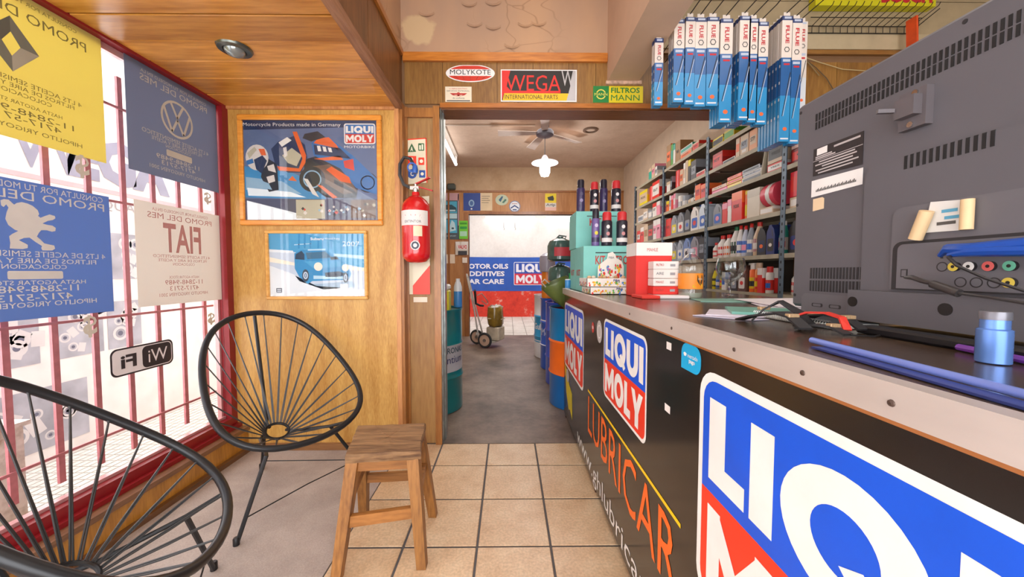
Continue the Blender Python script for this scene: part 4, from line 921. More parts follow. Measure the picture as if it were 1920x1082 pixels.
plate_tv('lower_bar', .884, .07, 1.088, 1.158, .004, .030, tvm, .0, (0, 0, 0, 0))
m = MB()
n_ = 41
for k in range(n_):
    y = 1.030 - k * (1.030 - .10) / 90
for k in range(90):
    y = 1.032 - k * .0101
    for za, zb in ((1.598, 1.618), (1.621, 1.641)): m.box(XT - .0012, XT + .001, y - .0052, y, za, zb)
m.build('vent_slots', mat('#161415', .7), t)['kind'] = 'stuff'
m = MB()
for k in range(13):
    y = .786 - k * .0117; m.box(XT - .0112, XT - .009, y - .0055, y, 1.421, 1.449)
m.build('vent_slots', mat('#161415', .7), t)['kind'] = 'stuff'
m = MB()
for k in range(17):
    y = 1.032 - k * .0092
    for za, zb in ((1.148, 1.178), (1.183, 1.213)): m.box(XT - .0012, XT + .001, y - .0052, y, za, zb)
m.build('vent_slots', mat('#2a2729', .7), t)['kind'] = 'stuff'
m = MB(); m.box(XT - .016, XT, .745, .797, 1.502, 1.58); m.box(XT - .034, XT - .016, .752, .79, 1.525, 1.565); m.seg(TP(.79, 1.545, .034), TP(.80, 1.548, .06), .008)
m.build('cable_clip', mat('#5c5659', .5), t)
for y, z in ((.765, 1.572), (.772, 1.51)):
    m = MB(); m.lathe([(.006, XT - .019), (.006, XT - .016)], (0, y, z), 10, axis='x'); m.build('screw', CHROME, t)
for y, z in ((1.086, 1.668), (1.088, 1.4), (1.086, 1.133), (.70, 1.672)):
    m = MB(); m.lathe([(.0045, XT - .0008), (.0045, XT + .001)], (0, y, z), 10, axis='x'); m.build('screw_hole', tvd, t)
for y in (.87, .683):
    m = MB(); m.lathe([(.012, XT - .0312), (.012, XT - .029)], (0, y, 1.13), 16, axis='x'); m.build('screw_hole', BLACK, t)
# rating label
m = MB(); o = (XT - .001, 1.034, 1.462); m.prism(o, CU, UZ, [(0, .008), (.145, .0), (.145, .080), (0, .083)], .0006, 0)
o2 = (XT - .0022, 1.034, 1.462)
m.rect(o2, CU, UZ, .012, .045, .062, .080, 1, 0); m.rect(o2, CU, UZ, .065, .138, .068, .073, 2, 0); m.rect(o2, CU, UZ, .0, .145, .0475, .049, 2, 0)
for k, (a, b) in enumerate([(.008, .06), (.008, .07), (.02, .125), (.008, .13), (.03, .12), (.01, .135), (.018, .12)]):
    z = (.056, .051, .041, .034, .027, .019, .011)[k]; m.rect(o2, CU, UZ, a, b, z, z + .0035, 2, 0)
m.build('rating_label', [mat('#2b2628', .5), WHITE, mat('#b9b2b2', .6)], t)
m = MB(); o = (XT - .001, 1.037, 1.412); m.prism(o, CU, UZ, [(0, .0), (.150, .002), (.150, .042), (0, .046)], .0006, 0)
for k in range(34): m.rect((XT - .0022, 1.037, 1.412), CU, UZ, .016 + k * .0035, .0182 + k * .0035, .012, .017 + .002 * (k % 3), 1, 0)
m.build('barcode_label', [WHITE, BLACK], t)
m = MB(); m.prism((XT - .001, 1.030, 1.372), CU, UZ, [(0, 0), (.036, .002), (.036, .030), (.03, .034), (0, .034)], .0006); m.build('price_tag', mat('#e3c9a4', .6), t)
# control strip bottom
m = MB(); o = (XT - .001, 1.057, 1.09); m.prism(o, CU, UZ, [(0, 0), (.165, 0), (.165, .05), (.01, .05), (0, .04)], .002); m.build('control_strip', tvl, t)
for k in range(2):
    m = MB(); m.rrect((XT - .0034, 1.02 - .055 * k, 1.105), CU, UZ, 0, .036, 0, .010, .004, 1, 0); m.rrect((XT - .0036, 1.02 - .055 * k, 1.105), CU, UZ, .004, .030, .0015, .0085, .003, 0, 0); m.build('button', [tvl, tvd], t)
# jacks
for y, z, c in ((.679, 1.211, '#d9c24a'), (.656, 1.211, '#e2e0dc'), (.629, 1.211, '#d9605c'), (.602, 1.211, '#5fae90'), (.602, 1.183, '#d9c24a'), (.575, 1.211, '#4a6ad0'), (.55, 1.211, '#d9605c')):
    m = MB(); x_ = XT - .0188; m.lathe([(.0085, x_), (.0085, x_ - .006), (.003, x_ - .0065)], (0, y, z), 18, axis='x', mats=[1, 0]); m.lathe([(.003, x_ - .0068), (.0001, x_ - .0068)], (0, y, z), 10, m=2, axis='x', cap=False)
    m.build('jack', [mat(c, .4), tvd, BLACK], t)
for y, z in ((.701, 1.211), (.671, 1.182), (.648, 1.182), (.624, 1.182)):
    m = MB(); x_ = XT - .019; m.ring((x_, 0, 0), CU, UZ, -y, z, .0095, .0095, .002, None, 0, 0); m.build('blank_cap', tvd, t)
m = MB(); m.box(XT - .0195, XT - .0185, .762, .775, 1.190, 1.207); m.box(XT - .0198, XT - .019, .764, .773, 1.192, 1.205, 1); m.build('square_socket', [tvd, tvl], t)
m = MB(); m.box(XT - .0195, XT - .0185, .700, .704, 1.227, 1.243); m.build('slot', tvd, t)
m = MB(); m.seg((XT - .02, .70, 1.05 + .01), (XT - .02, .4, 1.06), .001)
t2 = t
m = MB(); m.bbox(.80, 1.08, .36, .80, CZT, CZT + .012, .004); m.lathe([(.03, CZT + .01), (.025, 1.10)], (.90, .58, 0), 16); m.build('stand', mat('#1c1b1d', .15), t)
# paper roll stuck to the back, cables
t = thing('curled_paper_sticker', 'curled cream paper label peeling off the back of the television', 'label', (XT - .02, .70, 1.27))
xr = XT - .018
m = MB(); m.prism((xr - .0, .735, 1.278), CU, UZ, [(0, .002), (.078, 0), (.078, .055), (.01, .062)], .002, 0); m.build('sheet', mat('#dcdcd8', .6), t)
m = MB(); m.tube([(xr - .008, .661, 1.278), (xr - .008, .661, 1.333)], .009, 12); m.build('curl', mat('#e0c295', .6), t)
m = MB(); m.tube([(xr - .010, .742, 1.268), (xr - .012, .722, 1.322)], .011, 12); m.build('curl', mat('#e0c295', .6), t)
m = MB()
for z, a, b, c in ((1.315, .705, .68, 1), (1.302, .70, .675, 1), (1.292, .712, .682, 2)): m.box(xr - .0028, xr - .002, b, a, z, z + .006, c)
m.build('print', [WHITE, mat('#5aa3c4', .6), mat('#55524f', .6)], t)
m = MB(); xq = XT - .035
m.tube([(xq, .692, 1.232), (xq - .006, .675, 1.244), (xq - .006, .64, 1.240), (xq, .60, 1.243), (xq - .004, .55, 1.245), (xq, .48, 1.24)], [.004, .009, .012, .012, .012, .008], 8)
m.tube([(xq - .01, .67, 1.232), (xq - .012, .64, 1.236), (xq - .010, .61, 1.236), (xq - .010, .50, 1.232)], [.004, .008, .009, .009], 8)
tag(m.build('blue_cable', mat('#1c4fae', .4)), 'thick blue cable bundle plugged into the back of the television', 'cable')
m = MB(); m.tube([(xq + .012, .671, 1.236), (xq - .02, .662, 1.228), (xq - .03, .64, 1.212), (xq - .03, .60, 1.19), (xq - .03, .55, 1.17), (xq - .02, .48, 1.15)], .0028, 6)
tag(m.build('black_cable', mat('#26262a', .4)), 'thin black cable hanging across the sockets of the television', 'cable')
m = MB(); m.tube([(xq - .01, .742, 1.190), (xq - .02, .72, 1.190), (xq - .022, .70, 1.183), (xq - .022, .683, 1.179)], [.003, .005, .0045, .004], 8)
m.tube([(xq - .022, .683, 1.178), (xq - .024, .640, 1.163)], .0075, 10); m.tube([(xq - .024, .640, 1.163), (xq - .02, .60, 1.158), (xq - .02, .48, 1.14)], .0028, 6)
tag(m.build('cable_plug', mat('#3c3838', .35)), 'dark grey cable with a ferrite plug below the sockets of the television', 'cable')

# ================================================================== THINGS ON THE COUNTER
def carton(name, label, cat, x0, x1, y0, y1, z0, z1, col, prints=None, flaps=True, group=None):
    t = thing(name, label, cat, ((x0 + x1) / 2, (y0 + y1) / 2, z0), 0, group)
    m = MB(); m.bbox(x0, x1, y0, y1, z0, z1, .003); m.build('carton', mat(col, .6, noise=.05), t)
    if flaps:
        m = MB(); m.box(x0 + .002, x1 - .002, (y0 + y1) / 2 - .02, (y0 + y1) / 2 + .02, z1, z1 + .0008); m.build('tape', mat('#a9cfc4', .3), t)
    if prints: m = MB(); ms = prints(m, x0, x1, y0, y1, z0, z1); m.build('print', ms, t)
    return t
TEAL = '#7cc5bd'
rdp = mat('#b5372f', .5); dk = mat('#33403f', .6)
def kit(m, x0, x1, y0, y1, z0, z1, txt2='KIT FILTROS'):
    o = (x0, y0 - .0012, z0); wd = x1 - x0; ht = z1 - z0
    m.text(txt2, o, UX, UZ, wd * .22, ht * .60, wd * .66, ht * .19, 0, 0, .02); m.rect(o, UX, UZ, wd * .22, wd * .8, ht * .84, ht * .865, 1, 0)
    o = (x0 - .0012, y1, z0); m.text('KIT', o, CU, UZ, .05, ht * .35, .13, ht * .14, 0, 0, .02)
    return [rdp, dk]
carton('filter_carton', 'turquoise filter kit carton on the counter, front one of the lower row', 'box', .500, .862, 2.43, 2.71, CZT, 1.377, TEAL, kit)
carton('filter_carton', 'turquoise filter kit carton on the counter behind the front one', 'box', .502, .862, 2.72, 2.955, CZT, 1.377, TEAL, lambda m, *a: kit(m, *a))
def kit2(m, x0, x1, y0, y1, z0, z1):
    o = (x0, y0 - .0012, z0); m.text('KIT', o, UX, UZ, .10, .165, .085, .055, 0, 0, .02); m.text('WEGA', o, UX, UZ, .125, .05, .15, .045, 0, 0, .02); m.rect(o, UX, UZ, .08, .3, .232, .238, 1, 0)
    return [rdp, dk]
carton('filter_carton', 'turquoise filter kit carton stacked on top of the lower cartons', 'box', .498, .870, 2.70, 2.985, 1.379, 1.650, TEAL, kit2)
# spray cans
def spray(label, x, y, z, h, body, cap, lab, r=.03, group=None):
    t = thing('spray_can', label, 'spray can', (x, y, z), 0, group)
    m = MB(); m.lathe([(r * .93, 0), (r, .006), (r, h * .70), (r * .93, h * .74), (r * .55, h * .78)], (x, y, z), 20); m.build('can', body, t)
    m = MB(); m.lathe([(r * .84, h * .735), (r * .84, h * .95), (r * .7, h)], (x, y, z), 18); m.build('cap', cap, t)
    m = MB(); w_ = wrapc(x, y, r + .0008)
    band(m, x, y, r + .0006, PI + .2, 2 * PI - .2, z + h * .12, z + h * .24, 2, 10)
    for k in range(2): m.add([w_(.012 * math.cos(2 * PI * i / 14), z + h * (.36 + .2 * k) + .013 * math.sin(2 * PI * i / 14)) for i in range(14)], [tuple(range(14))], k)
    m.build('label', lab, t)
    return t
bk = mat('#23212e', .3); pu = mat('#3a3158', .3); rc_ = mat('#c22a2f', .4); lb = [mat('#c98a8c', .5), mat('#e0dcdc', .5), mat('#d8d4d2', .5)]
spray('slim black and purple spray can, leftmost on the upper turquoise carton', .547, 2.78, 1.651, .245, pu, bk, [mat('#8f83a8', .5), mat('#4b4263', .5), pu], .031)
spray('black spray can with a red cap beside the leftmost can on the upper carton', .650, 2.78, 1.651, .228, bk, rc_, lb, .033)
spray('tall dark spray can between two red-capped cans on the upper carton', .735, 2.84, 1.651, .262, pu, bk, [mat('#8f83a8', .5), mat('#4b4263', .5), pu], .031)
spray('black spray can with a red cap, rightmost on the upper carton', .815, 2.78, 1.651, .238, bk, rc_, lb, .036)
spray('tall purple spray can with a yellow ring on the lower carton', .600, 2.52, 1.378, .255, mat('#6d5a94', .3), bk, [mat('#d9c93a', .5), mat('#c3b7d4', .5), pu], .027)
spray('black and white spray can with a red cap in the middle of the lower carton', .672, 2.50, 1.378, .232, bk, rc_, lb, .036)
spray('black and white spray can with a red cap, rightmost on the lower carton', .775, 2.50, 1.378, .234, bk, rc_, lb, .037)
# flowery display trays
flow = ['#d9342c', '#e8912a', '#e8c52c', '#5aa84a', '#3a7ac0', '#c94a92']
def tray(label, x0, x1, y0, y1, z0, z1, back=False):
    t = thing('display_tray', label, 'tray', ((x0 + x1) / 2, (y0 + y1) / 2, z0)); th = .003
    m = MB(); m.box(x0, x1, y0, y0 + th, z0, z1); m.box(x0, x1, y1 - th, y1, z0, z1); m.box(x0, x0 + th, y0, y1, z0, z1); m.box(x1 - th, x1, y0, y1, z0, z1); m.box(x0, x1, y0, y1, z0, z0 + th)
    m.build('box', mat('#e4e0d8', .5), t)
    rnd = random.Random(int(z0 * 1000)); m = MB(); n = 46
    for k in range(n):
        x = rnd.uniform(x0 + .01, x1 - .01); h = rnd.uniform(.1, .62) * (z1 - z0); r = rnd.uniform(.003, .007); c = min(5, int((x - x0) / (x1 - x0) * 3 + rnd.uniform(0, 3)))
        m.disc((0, y0 - .001, 0), UX, UZ, x, z0 + h, r, r * 1.2, c, rnd.uniform(0, .0006), 6)
    for k in range(24):
        y = rnd.uniform(y0 + .01, y1 - .01); m.disc((x0 - .001, 0, 0), CU, UZ, -y, z0 + rnd.uniform(.1, .6) * (z1 - z0), .006, .007, rnd.randrange(6), rnd.uniform(0, .0006), 6)
    m.text('PIBA', (x0, y0 - .0018, z0), UX, UZ, (x1 - x0) * .55, (z1 - z0) * .62, .04, .014, 6, 0, .03)
    m.build('print', [mat(c, .5) for c in flow] + [mat('#2f3a70', .5)], t)
    return t
tray('white flowery display tray, lower of two at the counter corner', .485, .770, 2.16, 2.40, CZT + .0012, 1.112)
t = tray('white flowery display tray with a tall picture card, upper of two', .468, .755, 2.17, 2.40, 1.113, 1.165)
m = MB(); rnd = random.Random(9)
pts = [(.13, 0), (.30, 0), (.30, .09), (.285, .125), (.25, .145), (.245, .165), (.225, .185), (.195, .175), (.19, .14), (.15, .11), (.13, .09)]
m.prism((.455, 2.385, 1.15), UX, UZ, pts, .002, 0, 0)
for k in range(60):
    x = rnd.uniform(.14, .29); z = rnd.uniform(.01, .1); m.disc((.455, 2.3825, 1.15), UX, UZ, x, z, rnd.uniform(.004, .009), rnd.uniform(.006, .014), 1 + rnd.randrange(6), rnd.uniform(0, .0008), 6)
m.disc((.455, 2.382, 1.15), UX, UZ, .217, .13, .030, .045, 0, .001); m.text('PIBA', (.455, 2.3805, 1.15), UX, UZ, .20, .14, .036, .014, 7, 0, .02)
m.build('picture_card', [mat('#e6e3da', .5)] + [mat(c, .5) for c in flow] + [mat('#7f8790', .6)], t)
for k in range(7):
    m = MB(); m.lathe([(.0, -.012), (.012, -.006), (.015, .002), (.010, .010), (.0, .013)], (.50 + .035 * k, 2.25 + .04 * (k % 2), 1.168), 10, cap=False)
    tag(m.build('sachet_ball', mat(['#d9b48a', '#e3d8c4', '#c79a6a'][k % 3], .6)), 'small beige wrapped sweet in the upper flowery tray, %s from the left' % ['first', 'second', 'third', 'fourth', 'fifth', 'sixth', 'seventh'][k], 'sweet', 'sweets in the tray')
# red and white boxes
RD = '#d8312b'; WH = '#e6e0dc'
def rw(m, x0, x1, y0, y1, z0, z1):
    o = (x0, y0 - .001, z0); wd, ht = x1 - x0, z1 - z0
    m.rect(o, UX, UZ, 0, wd, ht * .76, ht, 0, 0); m.text('MAHLE', o, UX, UZ, wd * .3, ht * .84, wd * .3, ht * .06, 1, .0006, .02)
    m.rect((x0 - .001, y1, z0), CU, UZ, 0, y1 - y0, ht * .76, ht, 0, 0); m.rect((x0, y0, z1 + .0008), UX, PY, 0, wd, 0, y1 - y0, 0, 0)
    return [mat(WH, .5), rdp]
carton('filter_box', 'tall red box with a white top beside the juice bottle', 'box', .690, .885, 1.97, 2.13, CZT, 1.361, RD, rw, False)
for k, (z0, z1, top) in enumerate(((1.086, 1.128, 0), (1.1295, 1.168, 1), (1.17, 1.216, 1), (1.217, 1.258, 1))):
    lab = ['red and white box, lowest of the small stack by the tall red box', 'white box, second from the bottom of the small stack by the tall red box', 'white box with grey print, third from the bottom of the small stack', 'white box, topmost of the small stack leaning on the tall red box'][k]
    def pr(m, x0, x1, y0, y1, z0, z1, k=k):
        o = (x0, y0 - .001, z0); wd, ht = x1 - x0, z1 - z0
        m.text(['FILTRO', 'MAHLE', 'AIRE', 'FILTRO'][k], o, UX, UZ, wd * .1, ht * .4, wd * .3, ht * .3, 0, 0, .02); m.rect(o, UX, UZ, wd * .65, wd * .85, ht * .35, ht * .65, 1, 0)
        return [rdp if k != 2 else mat('#8c8c90', .5), mat('#9a979c', .5)]
    carton('filter_box', lab, 'box', .752, .884, 1.885, 1.962, z0, z1, [RD, WH, WH, WH][k], pr, False)
carton('filter_box', 'small red box standing low between the turquoise cartons and the tall red box', 'box', .785, .875, 2.17, 2.30, CZT, 1.20, RD, None, False)
carton('filter_box', 'small dark red box on top of the small low red box', 'box', .79, .865, 2.18, 2.28, 1.201, 1.29, '#8f2f2f', None, False)
carton('filter_box', 'flat red box lying in front of the tall red box', 'box', .66, .75, 1.79, 1.95, CZT, 1.085, '#e03a30', None, False)
carton('filter_box', 'long flat white box under the juice bottle stack', 'box', .752, .90, 1.80, 1.965, CZT, 1.085, '#e6dfe0', None, False)
# juice bottle
bx, by = .932, 1.86
t = thing('juice_bottle', 'clear plastic juice bottle with an orange label on the counter', 'bottle', (bx, by, CZT))
m = MB(); m.lathe([(.045, 0), (.056, .006), (.059, .02), (.059, .045), (.057, .05), (.057, .125), (.060, .13), (.061, .15), (.058, .172), (.048, .196), (.030, .214), (.018, .224), (.0175, .236)], (bx, by, CZT), 28); m.build('body', CLEAR, t)
m = MB(); m.lathe([(.0545, .004), (.0565, .02), (.0565, .03), (.001, .031)], (bx, by, CZT), 28, cap=False); m.build('juice', mat('#9a9a8c', .2), t)
m = MB(); m.lathe([(.0585, .048), (.0585, .127)], (bx, by, CZT), 36, cap=False)
wj = wrapc(bx, by, .0592); mm_ = [(0.0, .118), (.03, .118), (.036, .095), (.028, .075), (.02, .066), (.008, .074), (-.002, .09)]
m.add([wj(x + .006, CZT + z) for x, z in mm_][::-1], [tuple(range(len(mm_)))], 1)
m.add([wj(.012 + .03 * math.cos(2 * PI * i / 16), CZT + .064 + .012 * math.sin(2 * PI * i / 16)) for i in range(16)], [tuple(range(16))], 2)
m.text('FRUTA', (0, 0, 0), UX, UZ, .010, CZT + .093, .026, .010, 3, 0, .02, False, wrapc(bx, by, .0596)); m.build('label', [mat('#e88a1e', .4), mat('#4a2f22', .5), mat('#e8c12a', .4), mat('#d8c9ae', .5)], t)
m = MB(); m.lathe([(.019, .232), (.019, .25), (.017, .252)], (bx, by, CZT), 20); m.build('cap', mat('#8a8a90', .4), t)
# goblet
gx, gy = 1.253, 2.05
t = thing('glass_goblet', 'large clear stemmed glass goblet on the counter', 'glass', (gx, gy, CZT))
m = MB(); m.lathe([(.040, 0), (.038, .004), (.010, .008), (.007, .014), (.007, .055), (.012, .066), (.035, .084), (.062, .112), (.074, .145), (.074, .175), (.064, .212), (.0625, .212), (.072, .175), (.072, .146), (.060, .115), (.033, .09), (.006, .076)], (gx, gy, CZT), 36, cap=False)
gl2 = bpy.data.materials.new('cut_glass'); gl2.use_nodes = True; q = gl2.node_tree.nodes['Principled BSDF']; q.inputs['Transmission Weight'].default_value = 1; q.inputs['Roughness'].default_value = .02; q.inputs['IOR'].default_value = 1.35
m.build('bowl_and_stem', CLEAR, t)
# papers, notebooks
rnd = random.Random(5)
def sheet(name, label, cat, pts, z, th, mt, curl=0, group=None):
    m = MB(); m.prism((0, 0, z), UX, PY, pts, th, 0); o = m.build(name, mt); return tag(o, label, cat, group)
sheet('green_folder', 'thin green plastic folder under the glass goblet and bottle', 'folder', [(.86, 1.62), (1.20, 1.55), (1.30, 1.80), (1.0, 1.79), (.90, 1.79)], CZT, .003, mat('#7fb3a4', .3))
for k, (pts, dz, lab) in enumerate([([(.93, 1.31), (1.25, 1.22), (1.36, 1.62), (1.02, 1.52)], 0, 'white loose sheet, lowest of the pile near the television'),
                                    ([(.99, 1.33), (1.33, 1.26), (1.39, 1.75), (1.06, 1.70)], .0045, 'white loose sheet, topmost of the pile near the television')]):
    sheet('paper_sheet', lab, 'paper', pts, CZT + .001 + dz, .0022, mat(['#cfc8d2', '#dcd6dc'][k], .7))
sheet('notebook', 'white edged notepad lying behind the black straps', 'notebook', [(.60, 1.10), (.84, 1.00), (.93, 1.16), (.70, 1.26)], CZT, .004, mat('#d9d2e0', .6))
sheet('notebook', 'teal covered notebook on top of the white edged notepad', 'notebook', [(.68, 1.10), (.845, 1.03), (.93, 1.20), (.76, 1.27)], CZT + .0045, .008, mat('#6fae9f', .4))
sheet('receipt', 'crumpled receipt sheet at the left of the notepads', 'paper', [(.56, 1.10), (.66, .98), (.72, .995), (.60, 1.12)], CZT, .002, mat('#c9c3d6', .7))
t = thing('spiral_notebook', 'spiral bound notebook lying under the edge of the television', 'notebook', (.80, .95, CZT))
m = MB(); m.box(.745, .855, .83, 1.09, CZT + .001, CZT + .012); m.build('pages', mat('#dcdcd4', .6), t)
m = MB(); m.box(.745, .856, .829, 1.091, CZT + .012, CZT + .014); m.build('cover', mat('#3f4448', .4), t)
m = MB()
for k in range(34):
    y = .835 + k * .0075; m.tube([(.742 + .008 * math.cos(a), y, CZT + .010 + .009 * math.sin(a)) for a in [2 * PI * i / 10 for i in range(10)]], .0010, 4, True)
m.build('spiral', mat('#c9c9c4', .3, .7), t)['kind'] = 'stuff'
# black straps
def strap(name, label, cat, pts, wd, mt, clasp=None, group=None):
    t = thing(name, label, cat, pts[0], 0, group)
    wd *= 1.35; pts = [(p[0], p[1], CZT + .003 + (p[2] - CZT - .003) * 1.7) for p in pts]
    m = MB(); P_ = [V3(p) for p in pts]; V = []; n = len(P_)
    for i in range(n):
        d = (P_[min(i + 1, n - 1)] - P_[max(i - 1, 0)]).normalized(); s_ = d.cross(Vector((0, 0, 1))).normalized() * wd / 2; u_ = s_.cross(d).normalized() * .0022
        V += [P_[i] - s_ - u_, P_[i] + s_ - u_, P_[i] + s_ + u_, P_[i] - s_ + u_]
    Fc = [(3, 2, 1, 0), tuple((n - 1) * 4 + k for k in range(4))] + [(i * 4 + k, i * 4 + (k + 1) % 4, i * 4 + 4 + (k + 1) % 4, i * 4 + 4 + k) for i in range(n - 1) for k in range(4)]
    m.add(V, Fc); m.build('band', mt, t)
    for c in (clasp or []):
        m = MB(); a = P_[c]; m.bbox(a.x - wd * .45, a.x + wd * .45, a.y - .007, a.y + .007, a.z - .001, a.z + .007, .001)
        for k in range(4): m.box(a.x - wd * .35 + k * wd * .2, a.x - wd * .28 + k * wd * .2, a.y - .0078, a.y - .0065, a.z, a.z + .006)
        m.build('metal_clasp', mat('#cdb08a', .35, .5), t)
z_ = CZT + .003
bs = mat('#2b2a2c', .6, noise=.2)
strap('strap', 'black woven strap arching over the notebook corner, left end of the pile', 'strap', [(.655, .97, z_), (.675, .955, z_ + .018), (.70, .93, z_ + .032), (.715, .89, z_ + .018), (.715, .85, z_)], .022, bs, [1])
strap('strap', 'black strap with a ribbed metal clasp nearest the counter edge', 'strap', [(.635, .99, z_), (.632, .93, z_ + .010), (.65, .87, z_ + .018), (.645, .82, z_ + .016), (.640, .775, z_ + .004)], .020, bs, [3])
strap('strap', 'black strap with clasps running towards the television', 'strap', [(.745, .93, z_), (.748, .88, z_ + .014), (.735, .83, z_ + .018), (.745, .79, z_ + .016), (.75, .76, z_ + .004)], .020, bs, [1, 3])
strap('strap', 'bright red strap on top of the black straps', 'strap', [(.690, .885, z_ + .010), (.705, .85, z_ + .020), (.715, .81, z_ + .022), (.718, .775, z_ + .018), (.712, .755, z_ + .004)], .011, mat('#d2382c', .5), [])
strap('strap', 'short black strap with a pale clasp lying flat at the front of the pile', 'strap', [(.665, .83, z_), (.68, .80, z_ + .007), (.695, .77, z_ + .007), (.70, .74, z_)], .018, bs, [2])
# blue bar and cup near the viewer, dark remote, purple pen
m = MB(); a = Vector((.553, .655, CZT + .008)); b = Vector((.497, .14, CZT + .008)); m.tube([a, b], .0055, 10)
tag(m.build('metal_rod', mat('#8298e6', .2, .3)), 'glossy blue metal rod lying along the front of the counter', 'rod')
m = MB(); m.seg((.535, .62, CZT + .002), (.475, .14, CZT + .002), .022, .003)
tag(m.build('ruler', mat('#3a4686', .25, .3)), 'flat dark blue ruler beside the glossy blue rod', 'ruler')
t = thing('metal_cup', 'short blue metal canister with a grey lid near the television', 'canister', (.706, .52, CZT))
m = MB(); m.lathe([(.0165, 0), (.0175, .001), (.0175, .048), (.0165, .049), (.0145, .050), (.0145, .063)], (.706, .52, CZT), 28); m.build('body', mat('#6a93da', .25, .5), t)
m = MB(); m.lathe([(.0155, .063), (.0155, .074), (.015, .075)], (.706, .52, CZT), 28); m.build('lid', mat('#77777f', .3, .4), t)
m = MB(); m.bbox(.76, .80, .52, .79, CZT, CZT + .017, .004); o = m.build('remote_control', mat('#16161a', .4)); tag(o, 'black remote control lying on the counter below the television', 'remote')
m = MB(); m.tube([(.755, .60, CZT + .006), (.735, .50, CZT + .006)], .0055, 8); tag(m.build('marker_pen', mat('#7b3fa6', .4)), 'purple marker pen beside the blue canister', 'pen')
m = MB(); m.tube([(.70, .735, CZT + .003), (.735, .72, CZT + .003), (.77, .74, CZT + .003), (.80, .80, CZT + .003)], .0018, 6); tag(m.build('power_lead', BLACK), 'thin black lead curling on the counter under the television', 'cable')
# at the far corner of the counter
t = thing('snack_bag', 'green and white snack bag standing at the far end of the counter', 'bag', (.53, 3.0, CZT)); 
m = MB(); m.lathe([(.028, 0), (.034, .02), (.036, .07), (.030, .11), (.035, .125)], (.53, 2.955 + .045, CZT), 10, mats=[0, 1, 2, 2]); m.build('bag', [mat('#d8dce2', .4), mat('#3b8fc8', .4), mat('#1f9c58', .4)], t)
t = thing('drink_can', 'small white and blue can beside the snack bag at the far counter corner', 'can', (.505, 2.935, CZT))
m = MB(); m.lathe([(.02, 0), (.023, .006), (.023, .07), (.019, .078)], (.482, 2.955, CZT), 16, mats=[0, 1, 0]); m.build('can', [mat('#d9dfe6', .3), mat('#3f8fd0', .3)], t)
# ================================================================== OIL DRUMS
def drum(label, x, y, bands, r=.29, h=.885, text=None, top='#6a2f2c', lz=None):
    t = thing('oil_drum', label, 'drum', (x, y, 0))
    prof = [(r * .97, 0), (r, .008), (r, .02)]; zs = []
    def rib(z): return [(r, z - .016), (r + .009, z), (r, z + .016)]
    prof += rib(h * .34) + rib(h * .66) + [(r, h - .02), (r + .006, h - .012), (r + .006, h), (r - .006, h), (r - .008, h - .02)]
    # split profile at band edges
    P2 = [prof[0]]; ms = []
    def colr(z):
        for i, (a, b, c) in enumerate(bands):
            if a <= z <= b: return i
        return 0
    edges = sorted({b[0] for b in bands} | {b[1] for b in bands})
    for a, b in zip(prof, prof[1:]):
        cuts = [e for e in edges if min(a[1], b[1]) < e < max(a[1], b[1])]
        if a[1] > b[1]: cuts = cuts[::-1]
        last = a
        for e in cuts:
            q = (e - a[1]) / (b[1] - a[1]); p = (a[0] + (b[0] - a[0]) * q, e); P2.append(p); ms.append(colr((last[1] + e) / 2)); last = p
        P2.append(b); ms.append(colr((last[1] + b[1]) / 2))
    m = MB(); m.lathe(P2, (x, y, 0), 40, mats=ms, cap=False); m.build('shell', [mat(b[2], .28, coat=.3, noise=.08, scale=6) for b in bands], t)
    lz = lz or h - .02; m = MB(); m.lathe([(r - .007, h - .02), (r - .007, lz), (.0, lz)], (x, y, 0), 40, cap=False); lz < .8 or m.lathe([(.03, h - .02), (.03, h - .008), (.0, h - .008)], (x - r * .6, y, 0), 14, cap=False); m.build('lid', mat(top, .4, .2), t)
    for (s, a0, z, wd, ht, c, bd) in (text or []):
        m = MB(); m.text(s, (0, 0, 0), UX, UZ, 0, z, wd, ht, 0, 0, bd, False, wrapc(x, y, r + .0022, a0)); m.build('lettering', mat(c, .4), t)
    return t
drum('teal oil drum with a white lettered band, just inside the left jamb', -.705, 3.25, [(0, .355, '#0f6f72'), (.355, .585, '#b9b9bd'), (.585, .9, '#0f6f72')],
     text=[('PETRONAS', -1.18, .515, .30, .05, '#2a4a56', .01), ('Syntium', -1.12, .41, .28, .085, '#2c3566', .02)], top='#1d4a4c')
drum('blue oil drum with an orange middle band beside the end of the counter', .672, 3.34, [(0, .295, '#0f63a8'), (.295, .60, '#ee6a1c'), (.60, .9, '#1470a6')], top='#7a2b28', lz=.5)
drum('violet-rimmed blue oil drum behind the orange-banded drum', .70, 3.96, [(0, .9, '#2f4fc0')], text=[('Shell', -PI / 2 - .9, .45, .2, .1, '#dfe4ee', .03)])
drum('bright blue oil drum with white script, third from the counter end', .70, 4.60, [(0, .30, '#0f56c4'), (.30, .31, '#dfe4ee'), (.31, .60, '#0f56c4'), (.60, .615, '#dfe4ee'), (.615, .9, '#0f56c4')], text=[('Mobil', PI + .25, .42, .26, .09, '#e6e9f0', .04)])
drum('white and light blue oil drum, farthest of the row by the shelves', .665, 5.24, [(0, .22, '#dcdde0'), (.22, .235, '#1f9cd4'), (.235, .25, '#dcdde0'), (.25, .60, '#1f9cd4'), (.60, .9, '#dcdde0')], text=[('Gulf', PI + .2, .40, .2, .09, '#e8eef2', .03)])
